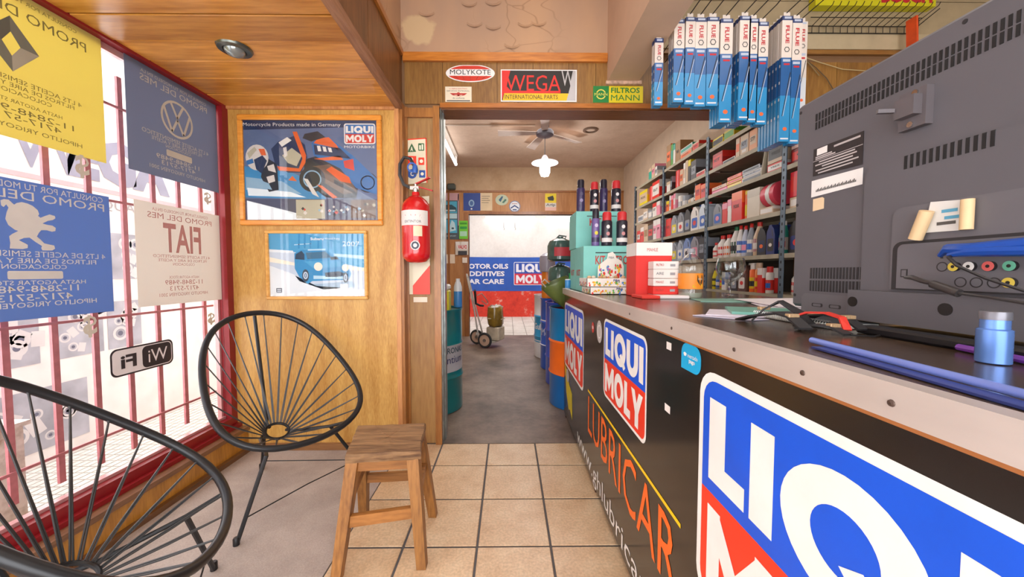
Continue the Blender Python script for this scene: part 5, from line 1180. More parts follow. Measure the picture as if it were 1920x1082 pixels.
# things on the drums
t = thing('jerrycan', 'yellow fluid canister standing on the teal drum', 'canister', (-.605, 3.16, .866))
m = MB(); m.bbox(-.70, -.50, 3.06, 3.20, .866, 1.05, .012, 0); m.bbox(-.70, -.50, 3.06, 3.20, 1.052, 1.10, .014, 1); m.build('body', [mat('#d8cf2e', .3), mat('#d8d4cc', .3)], t)
m = MB(); m.lathe([(.022, 1.10), (.022, 1.125)], (-.60, 3.13, 0), 14); m.build('cap', WHITE, t)
t = thing('fluid_bottle', 'translucent bottle of blue fluid on the right edge of the teal drum', 'bottle', (-.478, 3.2, .866))
m = MB(); m.lathe([(.036, .887), (.038, .893), (.038, 1.03), (.037, 1.031), (.037, 1.07), (.025, 1.11), (.018, 1.12), (.018, 1.145)], (-.455, 3.30, 0), 20, mats=[0, 0, 0, 1, 1, 1, 1]); m.build('body', [mat('#3d7fc0', .25), mat('#cfd3d8', .3)], t)
t = thing('oil_funnel', 'olive green metal funnel leaning in the open orange-banded drum', 'funnel', (.60, 3.2, .88))
m = MB(); ax = Vector((.42, .05, -.90)).normalized(); c0 = Vector((.405, 3.22, 1.12)); e1 = ax.orthogonal().normalized(); e2 = ax.cross(e1)
V = []; prof = [(.125, 0), (.13, .02), (.075, .15), (.03, .235), (.012, .25), (.010, .34), (.008, .34), (.026, .23), (.07, .148), (.12, .02)]
for r_, h_ in prof:
    for k in range(24): a = 2 * PI * k / 24; V.append(c0 + ax * h_ + (e1 * math.cos(a) + e2 * math.sin(a)) * r_)
m.add(V, [(j * 24 + k, j * 24 + (k + 1) % 24, ((j + 1) % len(prof)) * 24 + (k + 1) % 24, ((j + 1) % len(prof)) * 24 + k) for j in range(len(prof)) for k in range(24)], 0, True)
m.build('cone', mat('#5c6a34', .4, noise=.3), t)
m = MB(); m.tube([c0 + e1 * .125, c0 + e1 * .15 - ax * .05, c0 + e1 * .10 - ax * .06, c0 + e1 * .07 - ax * .01], .006, 8); m.build('handle', mat('#b9b9b4', .4, .3), t)
def jug(label, x, y, z, w_, h, col, redlab=False):
    t = thing('plastic_jug', label, 'jug', (x, y, z))
    m = MB(); m.lathe([(w_ * .8, 0), (w_, h * .08), (w_, h * .62), (w_ * .85, h * .82), (w_ * .4, h * .93), (w_ * .22, h * .95), (w_ * .22, h)], (x, y, z), 18); m.build('body', mat(col, .15, noise=.25, scale=10, coat=.5), t)
    m = MB(); m.tube([(x + w_ * .3, y, z + h * .9), (x + w_ * .45, y, z + h * 1.02), (x - w_ * .1, y, z + h * 1.06), (x - w_ * .3, y, z + h * .93)], .008, 8); m.build('handle', mat('#5d6a68', .4), t)
    if redlab:
        m = MB(); band(m, x, y, w_ + .001, -PI / 2 - .6, -PI / 2 + .9, z + h * .2, z + h * .55, 0, 8); m.build('label', mat('#c23a44', .5), t)
    return t
t = thing('parts_case', 'small blue lidded case on the violet-rimmed drum', 'case', (.62, 3.86, .866)); m = MB(); m.bbox(.47, .70, 3.80, 4.02, .887, 1.06, .01); m.build('case', mat('#2d4f8c', .4), t)
m = MB(); m.bbox(.46, .71, 3.79, 4.03, 1.06, 1.10, .01, 0); m.build('lid', mat('#5a86c8', .4), t)
jug('dark green glossy plastic jug, lower of the two stacked on the drums', .55, 3.90, 1.101, .125, .19, '#41605a')
jug('dark green glossy plastic jug with a red label, upper of two on the drums', .555, 3.90, 1.318, .14, .26, '#3f5b57', True)
t = thing('sprayer_bottle', 'orange based grey bottle standing on the bright blue drum', 'bottle', (.50, 4.45, .866))
m = MB(); m.lathe([(.065, .887), (.068, .90), (.068, 1.20), (.068, 1.205), (.09, 1.21), (.10, 1.30), (.09, 1.40), (.05, 1.43), (.03, 1.44)], (.48, 4.5, 0), 20, mats=[0, 0, 0, 1, 1, 1, 1, 1]); m.build('body', [mat('#e8821e', .35), mat('#9a94a0', .3)], t)

# ================================================================== HAND TRUCK
t = thing('hand_truck', 'grey two-wheeled hand truck parked in the back doorway', 'hand truck', (-.36, 5.9, 0))
tm = mat('#b3aca4', .45, .3); rb = mat('#2b2b2c', .7)
m = MB(); m.tube([(-.46, 6.0, .10), (-.47, 6.08, .60), (-.48, 6.2, 1.12)], .014, 8); m.tube([(-.28, 6.0, .10), (-.29, 6.14, .60), (-.35, 6.25, 1.12)], .014, 8); m.tube([(-.48, 6.2, 1.12), (-.42, 6.24, 1.17), (-.35, 6.25, 1.12)], .014, 8)
for z, q in ((.2, .25), (.62, .55), (.9, .85)): m.tube([(-.465, 6.0 + q * .18, z), (-.295, 6.09 + q * .15, z)], .010, 6)
m.build('frame', tm, t)
m = MB(); m.box(-.50, -.14, 5.72, 5.99, .09, .105); m.build('toe_plate', tm, t)
for x, y in ((-.50, 5.88), (-.27, 6.14)):
    m = MB(); m.lathe([(.115, -.018), (.125, 0), (.115, .018), (.09, .016), (.09, -.016), (.115, -.018)], (x, y, .125), 24, axis='x', cap=False)
    w1 = m.build('wheel', rb, t)
    m = MB(); m.lathe([(.092, -.010), (.092, .010)], (x, y, .125), 24, axis='x', m=0); m.lathe([(.025, -.024), (.025, .024)], (x, y, .125), 14, axis='x', m=1); m.build('hub', [mat('#c2a28c', .5), mat('#77706a', .5, .4)], w1)
m = MB(); m.lathe([(.015, .45), (.02, .5), (.03, .8), (.015, .82)], (-.60, 6.05, 0), 8)
m = MB(); m.tube([(-.60, 6.0, .92), (-.53, 6.03, .84), (-.45, 6.06, .70), (-.34, 6.04, .66), (-.26, 6.02, .65)], .018, 8); m.build('brake_handle', rb, t)
m = MB(); m.tube([(-.42, 6.05, .83), (-.36, 6.0, .86), (-.27, 5.96, .76), (-.22, 5.95, .70), (-.26, 5.96, .67), (-.36, 6.0, .74)], .008, 6); m.build('strap', mat('#8c8880', .5), t)
t = thing('waste_bag', 'olive brown plastic bag strapped on the hand truck', 'bag', (-.3, 5.93, .3))
m = MB(); rnd = random.Random(4); V = []; n = 16; rg = [(.10, .33, 1), (.12, .36, 1), (.125, .45, 1), (.122, .55, 1), (.115, .60, 1), (.07, .63, 1), (.03, .62, 1)]
for r_, z, _ in rg:
    for k in range(n): a = 2 * PI * k / n; q = r_ * rnd.uniform(.9, 1.06); V.append((-.30 + q * 1.05 * math.cos(a), 5.84 + q * .8 * math.sin(a), z + rnd.uniform(-.008, .008)))
m.add(V, [(j * n + k, j * n + (k + 1) % n, j * n + n + (k + 1) % n, j * n + n + k) for j in range(len(rg) - 1) for k in range(n)] + [tuple(range(n))[::-1], tuple(range((len(rg) - 1) * n, len(rg) * n))], 0, True)
m.build('bag', mat('#7a5f1c', .25, noise=.35, scale=14, coat=.3), t)
m = MB(); m.tube([(-.44, 5.88, .45), (-.33, 5.735, .43), (-.19, 5.76, .42), (-.165, 5.88, .43)], .006, 6); m.build('cord', mat('#b9a98a', .6), t)
t = thing('plastic_crate', 'cloudy white plastic tub under the bag on the hand truck', 'tub', (-.3, 5.93, .105))
m = MB(); m.bbox(-.41, -.19, 5.76, 5.93, .107, .325, .014); m.build('tub', mat('#b5a893', .4, noise=.25, scale=12), t)
for nm in ('hand_truck', 'waste_bag', 'plastic_crate'):   # parked at an angle in the doorway
    o = bpy.data.objects[nm]; a = math.radians(68); dx, dy = o.location.x + .36, o.location.y - 5.9
    o.location.x = -.34 + dx * math.cos(a) - dy * math.sin(a); o.location.y = 5.9 + dx * math.sin(a) + dy * math.cos(a); o.rotation_euler.z = a
    if nm == 'waste_bag': o.location.z += .003; o.scale = (1.35, 1.25, 1.12)
    if nm == 'plastic_crate': o.scale = (1.15, 1.3, 1.0)
    if nm != 'hand_truck': o.location.x += .035
# ================================================================== BANNER
t = thing('wall_banner', 'blue motor oil banner hanging on the far wall above the red paint', 'banner', (.5, 9.86, .70))
bo = (-1.42, 9.848, .70); bw_, bh = 3.4, .92
m = MB(); nx = 40
V = []
for i in range(nx + 1):
    for j in (0, 1): V.append((-1.42 + bw_ * i / nx, 9.855 + .006 * math.sin(i * .9) * (1 - j), .70 + j * bh - .012 * math.sin(PI * i / nx) * j))
m.add(V, [(2 * i, 2 * i + 2, 2 * i + 3, 2 * i + 1) for i in range(nx)], 0, True); m.build('cloth', mat('#1f4fa6', .55, noise=.15, scale=3), t)
m = MB()
for k, s in enumerate(('MOTOR OILS', 'ADDITIVES', 'CAR CARE')): m.text(s, (bo[0], 9.846, bo[2]), UX, UZ, .20, [.60, .40, .19][k], [1.22, 1.12, 1.10][k], .135, 0, 0, .035)
m.rrect((bo[0], 9.8465, bo[2]), UX, UZ, 1.57, 2.50, .16, .78, .03, 0, 0); m.rrect((bo[0], 9.8460, bo[2]), UX, UZ, 1.585, 2.485, .47, .765, .02, 1, 0, corners=(0, 0, 1, 1)); m.rrect((bo[0], 9.8460, bo[2]), UX, UZ, 1.585, 2.485, .175, .47, .02, 2, 0, corners=(1, 1, 0, 0))
glyphs(m, 'LIQUI', (bo[0], 9.8455, bo[2]), UX, UZ, 1.63, .51, .81, .22, 0, 0); glyphs(m, 'MOLY', (bo[0], 9.8455, bo[2]), UX, UZ, 1.63, .21, .81, .22, 0, 0)
m.build('lettering', [mat('#d9d6de', .5), mat('#22449c', .5), mat('#c4233a', .5)], t)
# ================================================================== LIGHTS IN BACK ROOMS
tube_e = mat('#ffffff', .3, emit=9); tube_w = mat('#fff6ea', .3, emit=7)
def tubelight(label, a, b, drop=.05, w_=.03, em=tube_e):
    t = thing('tube_light', label, 'light', a); a = V3(a); b = V3(b)
    m = MB(); m.seg(a, b, .06, .035); m.build('batten', mat('#b9aa9c', .5), t)
    dn = Vector((0, 0, -drop)); d = (b - a).normalized()
    m = MB(); m.tube([a + dn + d * .04, b + dn - d * .04], w_ / 2, 10); m.build('tube', em, t)
    for p in (a + d * .03, b - d * .03):
        m = MB(); m.seg(p, p + dn * 1.15, .03, .03); m.build('end_cap', WHITE, t)
tubelight('fluorescent tube fixed to the back room ceiling at left', (-.86, 4.75, 3.13), (-.86, 6.15, 3.13), .15, .045)
tubelight('unlit fluorescent batten nearest the doorway on the back room ceiling', (-.86, 3.3, 3.12), (-.86, 4.62, 3.12), .05, .03, mat('#cfc6bd', .4))
for x, lab in ((-.585, 'wide wall-mounted tube light high on the far white wall, left one'), (1.02, 'wide wall-mounted tube light high on the far white wall, right one partly hidden')):
    t = thing('tube_light', lab, 'light', (x, 9.85, 2.5))
    m = MB(); m.box(x - .02, x + 1.3, 9.80, 9.869, 2.665, 2.70); m.build('batten', WHITE, t)
    m = MB(); m.lathe([(.03, 0), (.06, .03), (.06, 1.25), (.03, 1.28)], (x, 9.76, 2.60), 14, axis='x'); m.build('diffuser', mat('#ffffff', .4, emit=5), t)
for x in (-.12, .18):
    p = (x, 9.8, 2.37); t = thing('hanging_hook', 'small dark hook hanging under the far tube light, %s' % ('left one' if x < 0 else 'right one'), 'hook', p); m = MB(); m.tube([(x, 9.80, 2.64), (x, 9.80, 2.40), (x + .02, 9.80, 2.36), (x, 9.80, 2.33)], .006, 6); m.build('hook', mat('#7b746e', .5), t)
t = thing('ceiling_fan', 'dusty ceiling fan with pale blades in the back room', 'fan', (.48, 4.9, 3.15))
fx, fy = .485, 4.9
m = MB(); m.lathe([(.05, 3.15), (.055, 3.12), (.015, 3.10), (.015, 3.08), (.10, 3.07), (.115, 3.05), (.115, 3.01), (.08, 2.99), (.03, 2.98)], (fx, fy, 0), 24); m.build('motor', mat('#55505a', .4), t)
for a in (PI - .02, PI / 2 + .25, -PI / 2 - .4 + .3, .6):
    m = MB(); c, s_ = math.cos(a), math.sin(a); P = lambda u_, v_, z: (fx + c * u_ - s_ * v_, fy + s_ * u_ + c * v_, z)
    V = [P(.10, -.04, 3.03), P(.62, -.065, 3.02), P(.62, .065, 3.045), P(.10, .04, 3.04)]; V += [(x, y, z + .006) for x, y, z in V]
    m.add(V, [(3, 2, 1, 0), (4, 5, 6, 7), (0, 1, 5, 4), (1, 2, 6, 5), (2, 3, 7, 6), (3, 0, 4, 7)]); m.build('blade', mat('#c3b2a8', .5), t)
t = thing('pendant_lamp', 'lit enamel pendant lamp hanging under the ceiling fan', 'lamp', (fx, 4.9, 2.5))
m = MB(); m.tube([(fx, fy, 2.98), (fx, fy, 2.74)], .005, 6); m.build('cord', mat('#4d4a4c', .5), t)
m = MB(); m.lathe([(.02, 2.75), (.035, 2.73), (.05, 2.70), (.08, 2.68), (.17, 2.655), (.175, 2.645), (.168, 2.65), (.08, 2.672), (.04, 2.69)], (fx, fy, 0), 32, cap=False); m.build('shade', mat('#d9d8e2', .3), t)
m = MB(); m.lathe([(.03, 2.67), (.06, 2.64), (.07, 2.60), (.07, 2.53), (.05, 2.48), (.0, 2.47)], (fx, fy, 0), 24, cap=False); m.build('bulb', mat('#ffffff', .3, emit=14), t)
pl = bpy.data.lights.new('pendant_glow', 'POINT'); pl.energy = 38; pl.shadow_soft_size = .09; po = bpy.data.objects.new('pendant_glow', pl); COL.objects.link(po); po.location = (fx, fy, 2.38)
p = onZ(1107, 243, 3.15); t = thing('ceiling_ring', 'small round metal ceiling fitting right of the fan', 'light', p); m = MB(); m.lathe([(.10, 3.15), (.10, 3.135), (.07, 3.13), (.07, 3.15)], (p[0], p[1], 0), 20, cap=False); m.build('ring', mat('#7d6a5c', .4, .4), t)
m = MB(); m.tube([(-.85, 4.9, 3.135), (.36, 4.9, 3.135)], .009, 6); tag(m.build('conduit', mat('#d9cbbd', .5)), 'thin pale conduit running along the ceiling to the fan', 'conduit')
p = onY(848, 350, YB - .06)
t = thing('speaker_box', 'small dark grey box on the ledge above the back doorway at left', 'box', (p[0], YB - .08, 2.722)); m = MB(); m.bbox(p[0] - .09, p[0] + .06, YB - .11, YB - .0, 2.722, 2.83, .02); m.build('casing', mat('#4c5450', .4), t)
# posters on the back partition
def bposter(name, label, cat, x0, y0, x1, y1, draw, yy=YB - .012, th=.003):
    """pixel rectangle on the back partition plane"""
    a = onY(x0, y1, yy); b = onY(x1, y0, yy); wd, ht = b[0] - a[0], b[2] - a[2]
    t = thing(name, label, cat, ((a[0] + b[0]) / 2, yy, a[2])); o = (a[0], yy, a[2])
    m = MB(); bg, ms = draw(m, (a[0], yy - th - .001, a[2]), wd, ht)
    k = MB(); k.prism(o, UX, UZ, [(0, 0), (wd, 0), (wd, ht), (0, ht)], th); k.build('sheet', bg, t)
    if m.f: m.build('print', ms, t)
def d1(m, o, w, h):
    R = lambda a, b, c, d, k, q=0: m.rect(o, UX, UZ, w * a, w * b, h * c, h * d, k, q)
    R(0, 1, .84, 1, 0); R(.03, .88, .57, .82, 1); R(.03, .88, .45, .56, 2, .0003); R(.03, .88, .14, .43, 1); m.flat(o, UX, UZ, [(w * .1, h * .66), (w * .2, h * .74), (w * .6, h * .75), (w * .85, h * .68), (w * .85, h * .60), (w * .1, h * .60)], 3, .0006)
    m.rect(o, UX, UZ, w * .3, w * .8, h * .61, h * .64, 2, .001); m.flat(o, UX, UZ, [(w * .45, h * .16), (w * .82, h * .2), (w * .75, h * .36), (w * .6, h * .42), (w * .5, h * .3)], 2, .0006); m.disc(o, UX, UZ, w * .65, h * .24, w * .07, w * .05, 3, .001)
    m.text('MOTOR SPORT', o, UX, UZ, w * .08, h * .06, w * .75, h * .03, 2, .001); R(.93, .98, .3, .98, 0)
    return mat('#46525a', .5), [mat('#c49aa0', .6), mat('#4aa8c8', .5), mat('#b9d9e2', .5), mat('#254a58', .5)]
bposter('calendar_poster', 'tall blue poster with two racing pictures, left of the back doorway', 'poster', 826, 362, 861, 449, d1)
def d2(m, o, w, h):
    m.rect(o, UX, UZ, w * .59, w, 0, h, 1); m.disc(o, UX, UZ, w * .28, h * .42, w * .10, h * .2, 0); m.disc(o, UX, UZ, w * .28, h * .42, w * .06, h * .13, 2, .0005); m.disc(o, UX, UZ, w * .28, h * .1, w * .03, h * .05, 3, .0005)
    for k in range(4): m.rect(o, UX, UZ, w * .63, w * (.92 - .05 * (k % 2)), h * (.8 - .12 * k), h * (.83 - .12 * k), 4, .0005)
    return mat('#2b4691', .5), [mat('#8fb0cf', .5), mat('#dac3a0', .6), mat('#41639c', .5), mat('#d9dde2', .5), mat('#7b6d60', .6)]
bposter('leaflet', 'blue and cream leaflet with a light bulb on the back partition', 'poster', 869, 362, 923, 395, d2)
def d3(m, o, w, h):
    m.disc(o, UX, UZ, w * .5, h * .5, w * .48, h * .46, 0); m.flat(o, UX, UZ, [(w * .25, h * .5), (w * .5, h * .85), (w * .62, h * .8), (w * .4, h * .3)], 1, .0006); m.flat(o, UX, UZ, [(w * .5, h * .25), (w * .75, h * .6), (w * .88, h * .5), (w * .65, h * .2)], 2, .0006)
    return None, [mat('#b9c2a8', .5), mat('#2f5a78', .5), mat('#41705e', .5)]
def bdisc(name, label, px, py, rx, ry, cols, inner):
    c = onY(px, py, YB - .012); k = YB / F; rx *= k; ry *= k; t = thing(name, label, 'sticker', c)
    m = MB(); m.prism((c[0], YB - .012, c[2]), UX, UZ, [(rx * math.cos(2 * PI * i / 24), ry * math.sin(2 * PI * i / 24)) for i in range(24)], .003, 0); m.build('disc', mat(cols[0], .5), t)
    m = MB(); o = (c[0], YB - .0165, c[2]); inner(m, o, rx, ry); m.build('print', [mat(x, .5) for x in cols[1:]], t)
bdisc('round_sticker', 'grey green round sticker with blue leaves on the back partition', 941, 375, 12, 10, ['#b9c2a8', '#2f5a78', '#41705e'], lambda m, o, a, b: (m.flat(o, UX, UZ, [(-a * .5, 0), (0, b * .7), (a * .2, b * .6), (-a * .2, -b * .4)], 0), m.flat(o, UX, UZ, [(0, -b * .5), (a * .5, b * .2), (a * .75, 0), (a * .3, -b * .6)], 1)))
bdisc('round_sticker', 'white round sticker with dark blue chevrons on the back partition', 965, 387, 10.5, 10.5, ['#dfe2e8', '#27407c', '#c4a0a0'], lambda m, o, a, b: (m.ring(o, UX, UZ, 0, 0, a * .98, b * .98, a * .1, None, 0, .0002), m.flat(o, UX, UZ, [(-a * .7, -b * .2), (0, b * .25), (a * .7, -b * .2), (a * .7, -b * .45), (0, 0), (-a * .7, -b * .45)], 0, .0004), m.rect(o, UX, UZ, -a * .35, a * .35, -b * .7, -b * .5, 0, .0004), m.rect(o, UX, UZ, -a * .5, a * .5, b * .4, b * .55, 1, .0004)))
def d4(m, o, w, h):
    m.rect(o, UX, UZ, 0, w, 0, h * .2, 3); m.rect(o, UX, UZ, 0, w, h * .2, h * .45, 1); m.flat(o, UX, UZ, [(w * .2, h * .78), (w * .7, h * .88), (w * .8, h * .7), (w * .75, h * .58), (w * .3, h * .6)], 0, .0006)
    m.text('Agip', o, UX, UZ, w * .08, h * .22, w * .84, h * .2, 2, .0008, .03)
    return mat('#dfc41c', .5), [mat('#2a2826', .5), mat('#cfc8c0', .5), mat('#6d6a70', .5), mat('#e0b0a0', .5)]
bposter('oil_sign', 'yellow sign with a black animal emblem over the back doorway', 'sign', 1022, 363, 1043, 395, d4)
def d5(m, o, w, h):
    m.rect(o, UX, UZ, w * .1, w * .9, h * .8, h * .9, 0); m.rect(o, UX, UZ, w * .1, w * .9, h * .55, h * .68, 1); m.rect(o, UX, UZ, w * .1, w * .9, h * .15, h * .42, 2)
    return mat('#6cc82e', .4), [mat('#3e8f22', .5), mat('#1e9440', .5), mat('#a9d8b9', .5)]
bposter('green_sticker', 'bright green rectangular sticker on the back door jamb', 'sticker', 861, 414, 877, 448, d5, YB - .033)
def d6(m, o, w, h):
    m.flat(o, UX, UZ, [(0, h * .95), (w * .3, h), (w * .4, h * .6), (w * .5, h), (w, h), (w * .95, h * .4), (w * .2, h * .4)], 0); m.text('VALVO', o, UX, UZ, w * .2, h * .45, w * .7, h * .3, 1, .0006, .04); m.rect(o, UX, UZ, w * .2, w * .9, 0, h * .3, 2)
    return mat('#c9bfb2', .5), [mat('#dcd6d0', .5), mat('#c42a34', .5), mat('#34343a', .5)]
bposter('red_sticker', 'white sticker with red winged lettering low on the back jamb', 'sticker', 854, 453, 878, 478, d6, YB - .033)
bposter('notice_paper', 'cream paper notice low on the back partition, wide one', 'paper', 827, 477, 853, 494, lambda m, o, w, h: (mat('#e0cdb6', .7), []))
bposter('notice_paper', 'small torn white paper on the back door jamb', 'paper', 867, 483, 876, 493, lambda m, o, w, h: (mat('#e3d8cb', .7), []), YB - .033)
# ================================================================== METAL SHELVING ALONG THE RIGHT WALL
XS = 1.80; XD = 2.13
t = thing('metal_shelving', 'grey bolted metal shelving along the right wall, full of products', 'shelving', (1.95, 3.5, 0))
upm = mat('#5d6c79', .45, .3, noise=.12, scale=20); shm = mat('#a29883', .55, .1, noise=.12, scale=10)
UPY = [5.23, 4.28, 3.335, 2.40, 2.02]
LV = [2.385, 2.11, 1.893, 1.61, 1.325, 1.052, .62, .18]
for k, y in enumerate(UPY):
    top = 2.42 if y > 3 else (2.292 if y > 2.2 else 1.96)
    for xf in (XS, XD - .003):
        m = MB(); m.box(xf, xf + .003, y - .02, y + .02, 0, top); m.box(xf if xf > 2 else xf, xf + (.035 if xf < 2 else .003), y + .017, y + .02, 0, top)
        if xf < 2:
            z = .06
            while z < top - .03: m.box(xf - .0006, xf, y - .006, y + .006, z, z + .018, 1); z += .05
        m.build('upright', [upm, mat('#22272c', .7)], t)
for b in range(4):
    y1, y0 = UPY[b] - .021, UPY[b + 1] + .021
    for k, z in enumerate(LV):
        if b == 3 and k < 2: continue
        if k == 0: z = 2.385 if b < 2 else 2.30
        m = MB(); m.box(XS + .004, XD - .004, y0, y1, z - .003, z); m.box(XS + .004, XS + .008, y0, y1, z - .03, z - .003); m.box(XD - .008, XD - .004, y0, y1, z - .03, z - .003)
        m.build('shelf', shm, t)
m = MB(); m.prism((XS + .01, 2.638, 1.895), (0, -1, 0), UZ, [(0, 0), (.012, 0), (.055, .195), (.043, .195)], -.25); m.build('divider', shm, t)
m = MB(); m.box(XD + .001, XD + .004, UPY[-1], UPY[0], .1, 2.3); m.build('gap_shade_sheet', mat('#4b423a', .7), t)  # dark sheet added for the shade between products; the shelving itself has an open back
WORDS = ['ELF', 'KIT', 'STP', 'OIL', 'FOX', 'TREX']
ORD = ['first', 'second', 'third', 'fourth', 'fifth', 'sixth', 'seventh', 'eighth', 'ninth', 'tenth', 'eleventh', 'twelfth', 'thirteenth']
rs = random.Random(21)
def item(kind, y, z, w_, h, c, desc, d=.14, x=XS + .022):
    """y = far edge; the thing extends towards the viewer"""
    yc = y - w_ / 2; xc = x + d / 2; face = (x - .0008, y, z)
    ms = [mat(q, .4) for q in c] + [mat('#d9d3cc', .5), mat('#3a3636', .5)]
    nC = len(c)
    names = {'box': ('product_box', 'box'), 'flat': ('flat_box', 'box'), 'jug': ('oil_jug', 'jug'), 'cone': ('additive_bottle', 'bottle'), 'round': ('fluid_bottle', 'bottle'), 'can': ('aerosol_can', 'can'), 'tin': ('round_tin', 'tin'), 'roll': ('paper_roll', 'roll'), 'bag': ('paper_bag', 'bag'), 'tube': ('product_tube', 'tube')}
    nm, cat = names[kind]
    t = thing(nm, desc, cat, (xc, yc, z), 0)
    c1 = min(1, nC - 1); c2 = min(2, nC - 1)
    if kind in ('box', 'flat', 'bag'):
        m = MB(); m.bbox(x, x + d, y - w_, y, z, z + h, .002)
        if kind == 'bag': m.seg((x + d * .3, y, z + h), (x + d * .3, y - w_, z + h + .01), .02, .02)
        m.build('carton' if kind != 'bag' else 'bag', ms[0], t)
        m = MB()
        if nC > 1:
            if w_ > h: m.rect(face, CU, UZ, w_ * .05, w_ * .95, h * .2, h * .8, c1)
            elif rs.random() < .5: m.rect(face, CU, UZ, 0, w_, h * .72, h, c1)
            else: m.rect(face, CU, UZ, w_ * .12, w_ * .88, h * .3, h * .7, c1)
            m.rect((x, y - w_, z), UX, UZ, 0, d, h * .6, h, c1, .0008)
        if nC > 2: m.rect(face, CU, UZ, w_ * .25, w_ * .75, h * .12, h * .26, c2, .0004) if h > w_ else m.rect(face, CU, UZ, w_ * .6, w_ * .85, h * .3, h * .7, c2, .0004)
        if w_ > .05 and rs.random() < .6: m.text(rs.choice(WORDS), face, CU, UZ, w_ * .2, h * .45, w_ * .55, min(h * .2, .03), nC + (1 if nC > 1 else 0), .001, .02)
        if m.f: m.build('print', ms, t)
    elif kind == 'jug':
        P = [(0, .0), (w_, 0), (w_, h * .62), (w_ * .86, h * .80), (w_ * .62, h * .90), (w_ * .60, h * .93), (w_ * .30, h * .93), (w_ * .28, h * .88), (w_ * .06, h * .74), (0, h * .62)]
        m = MB(); m.prism((x + d, y, z), CU, UZ, P, d); m.build('body', ms[0], t)
        m = MB(); m.rrect((x - .0006, y, z), CU, UZ, w_ * .14, w_ * .86, h * .10, h * .50, w_ * .12, c1); m.disc((x - .0012, y, z), CU, UZ, w_ * .5, h * .30, w_ * .2, w_ * .16, c2, 0, 12); m.flat((x - .0006, y, z), CU, UZ, [(w_ * .70, h * .55), (w_ * .80, h * .58), (w_ * .72, h * .76), (w_ * .62, h * .78)], nC + 1)
        m.build('label', ms, t)
        m = MB(); m.lathe([(w_ * .13, h * .93), (w_ * .13, h), (w_ * .10, h * 1.01)], (xc, y - w_ * .45, z), 12); m.build('cap', ms[-1] if nC < 4 else mat(c[3], .4), t)
    elif kind in ('cone', 'round', 'can', 'tin', 'tube'):
        r = w_ / 2; cx_ = x + r + .01
        prof = {'cone': [(r * .9, 0), (r, .006), (r, h * .55), (r * .45, h * .85), (r * .4, h * .88)], 'round': [(r * .9, 0), (r, .006), (r, h * .62), (r * .5, h * .78), (r * .42, h * .86)],
                'can': [(r * .95, 0), (r, .004), (r, h * .74), (r * .7, h * .79)], 'tin': [(r, 0), (r, h * .97), (r * .9, h)], 'tube': [(r, 0), (r, h * .9)]}[kind]
        m = MB(); m.lathe(prof, (cx_, yc, z), 14); m.build('body', ms[0], t)
        m = MB(); band(m, cx_, yc, r + .0008, PI * .5 + .2, PI * 1.9, z + h * .12, z + h * .5, c1, 8)
        if nC > 2: band(m, cx_, yc, r + .0012, PI * .9, PI * 1.35, z + h * .2, z + h * .38, c2, 4)
        m.build('label', ms, t)
        if kind != 'tin':
            q = {'cone': (.42, .86), 'round': (.48, .84), 'can': (.8, .78), 'tube': (1.02, .86)}[kind]
            m = MB(); m.lathe([(r * q[0], h * q[1]), (r * q[0], h * .99), (r * q[0] * .85, h)], (cx_, yc, z), 12); m.build('cap', mat(c[3] if nC > 3 else c[-1], .4), t)
    elif kind == 'roll':
        r = h / 2
        z += .002; m = MB(); m.lathe([(r, 0), (r, w_)], (xc, y - w_, z + r), 16, axis='y'); m.build('roll', ms[0], t)
        m = MB(); m.lathe([(r + .001, w_ * .3), (r + .001, w_ * .6)], (xc, y - w_, z + r), 16, axis='y', m=c1, cap=False); m.build('band', ms, t)
    return t
BAY = ['farthest bay', 'middle bay', 'near bay', 'end bay']
SHN = ['top', 'second', 'third', 'fourth', 'fifth', 'sixth']
def row(b, lv, start, items, zoff=0):
    z0 = LV[lv] if lv else (2.385 if b < 2 else 2.30)
    y = UPY[b] - .03 - start; n = 0
    for it in items:
        kind, w_, h, c, desc = it[:5]; gap = it[5] if len(it) > 5 else .006; stack = it[6] if len(it) > 6 else 0
        lab = '%s, %s from left, %s shelf of the %s' % (desc, ORD[n], SHN[lv], BAY[b])
        if lv: h = min(h, ((2.385 if b < 2 else 2.30) if lv == 1 else LV[lv - 1]) - z0 - .036 - stack)
        item(kind, y, z0 + .0005 + stack, w_, h, c, lab, it[7] if len(it) > 7 else .14)
        n += 1
        if not (len(it) > 8): y -= w_ + gap
Rd, Wh, Gy, Bl, Yl, Or, Tl, Br, Dk, Cr, Pk, Gn = '#d42a22', '#ddd6cf', '#8b8f98', '#2c5fb4', '#dcc416', '#e8692a', '#2f9f8a', '#9a7348', '#2a282b', '#c9ae90', '#e38ba0', '#4f9a3a'
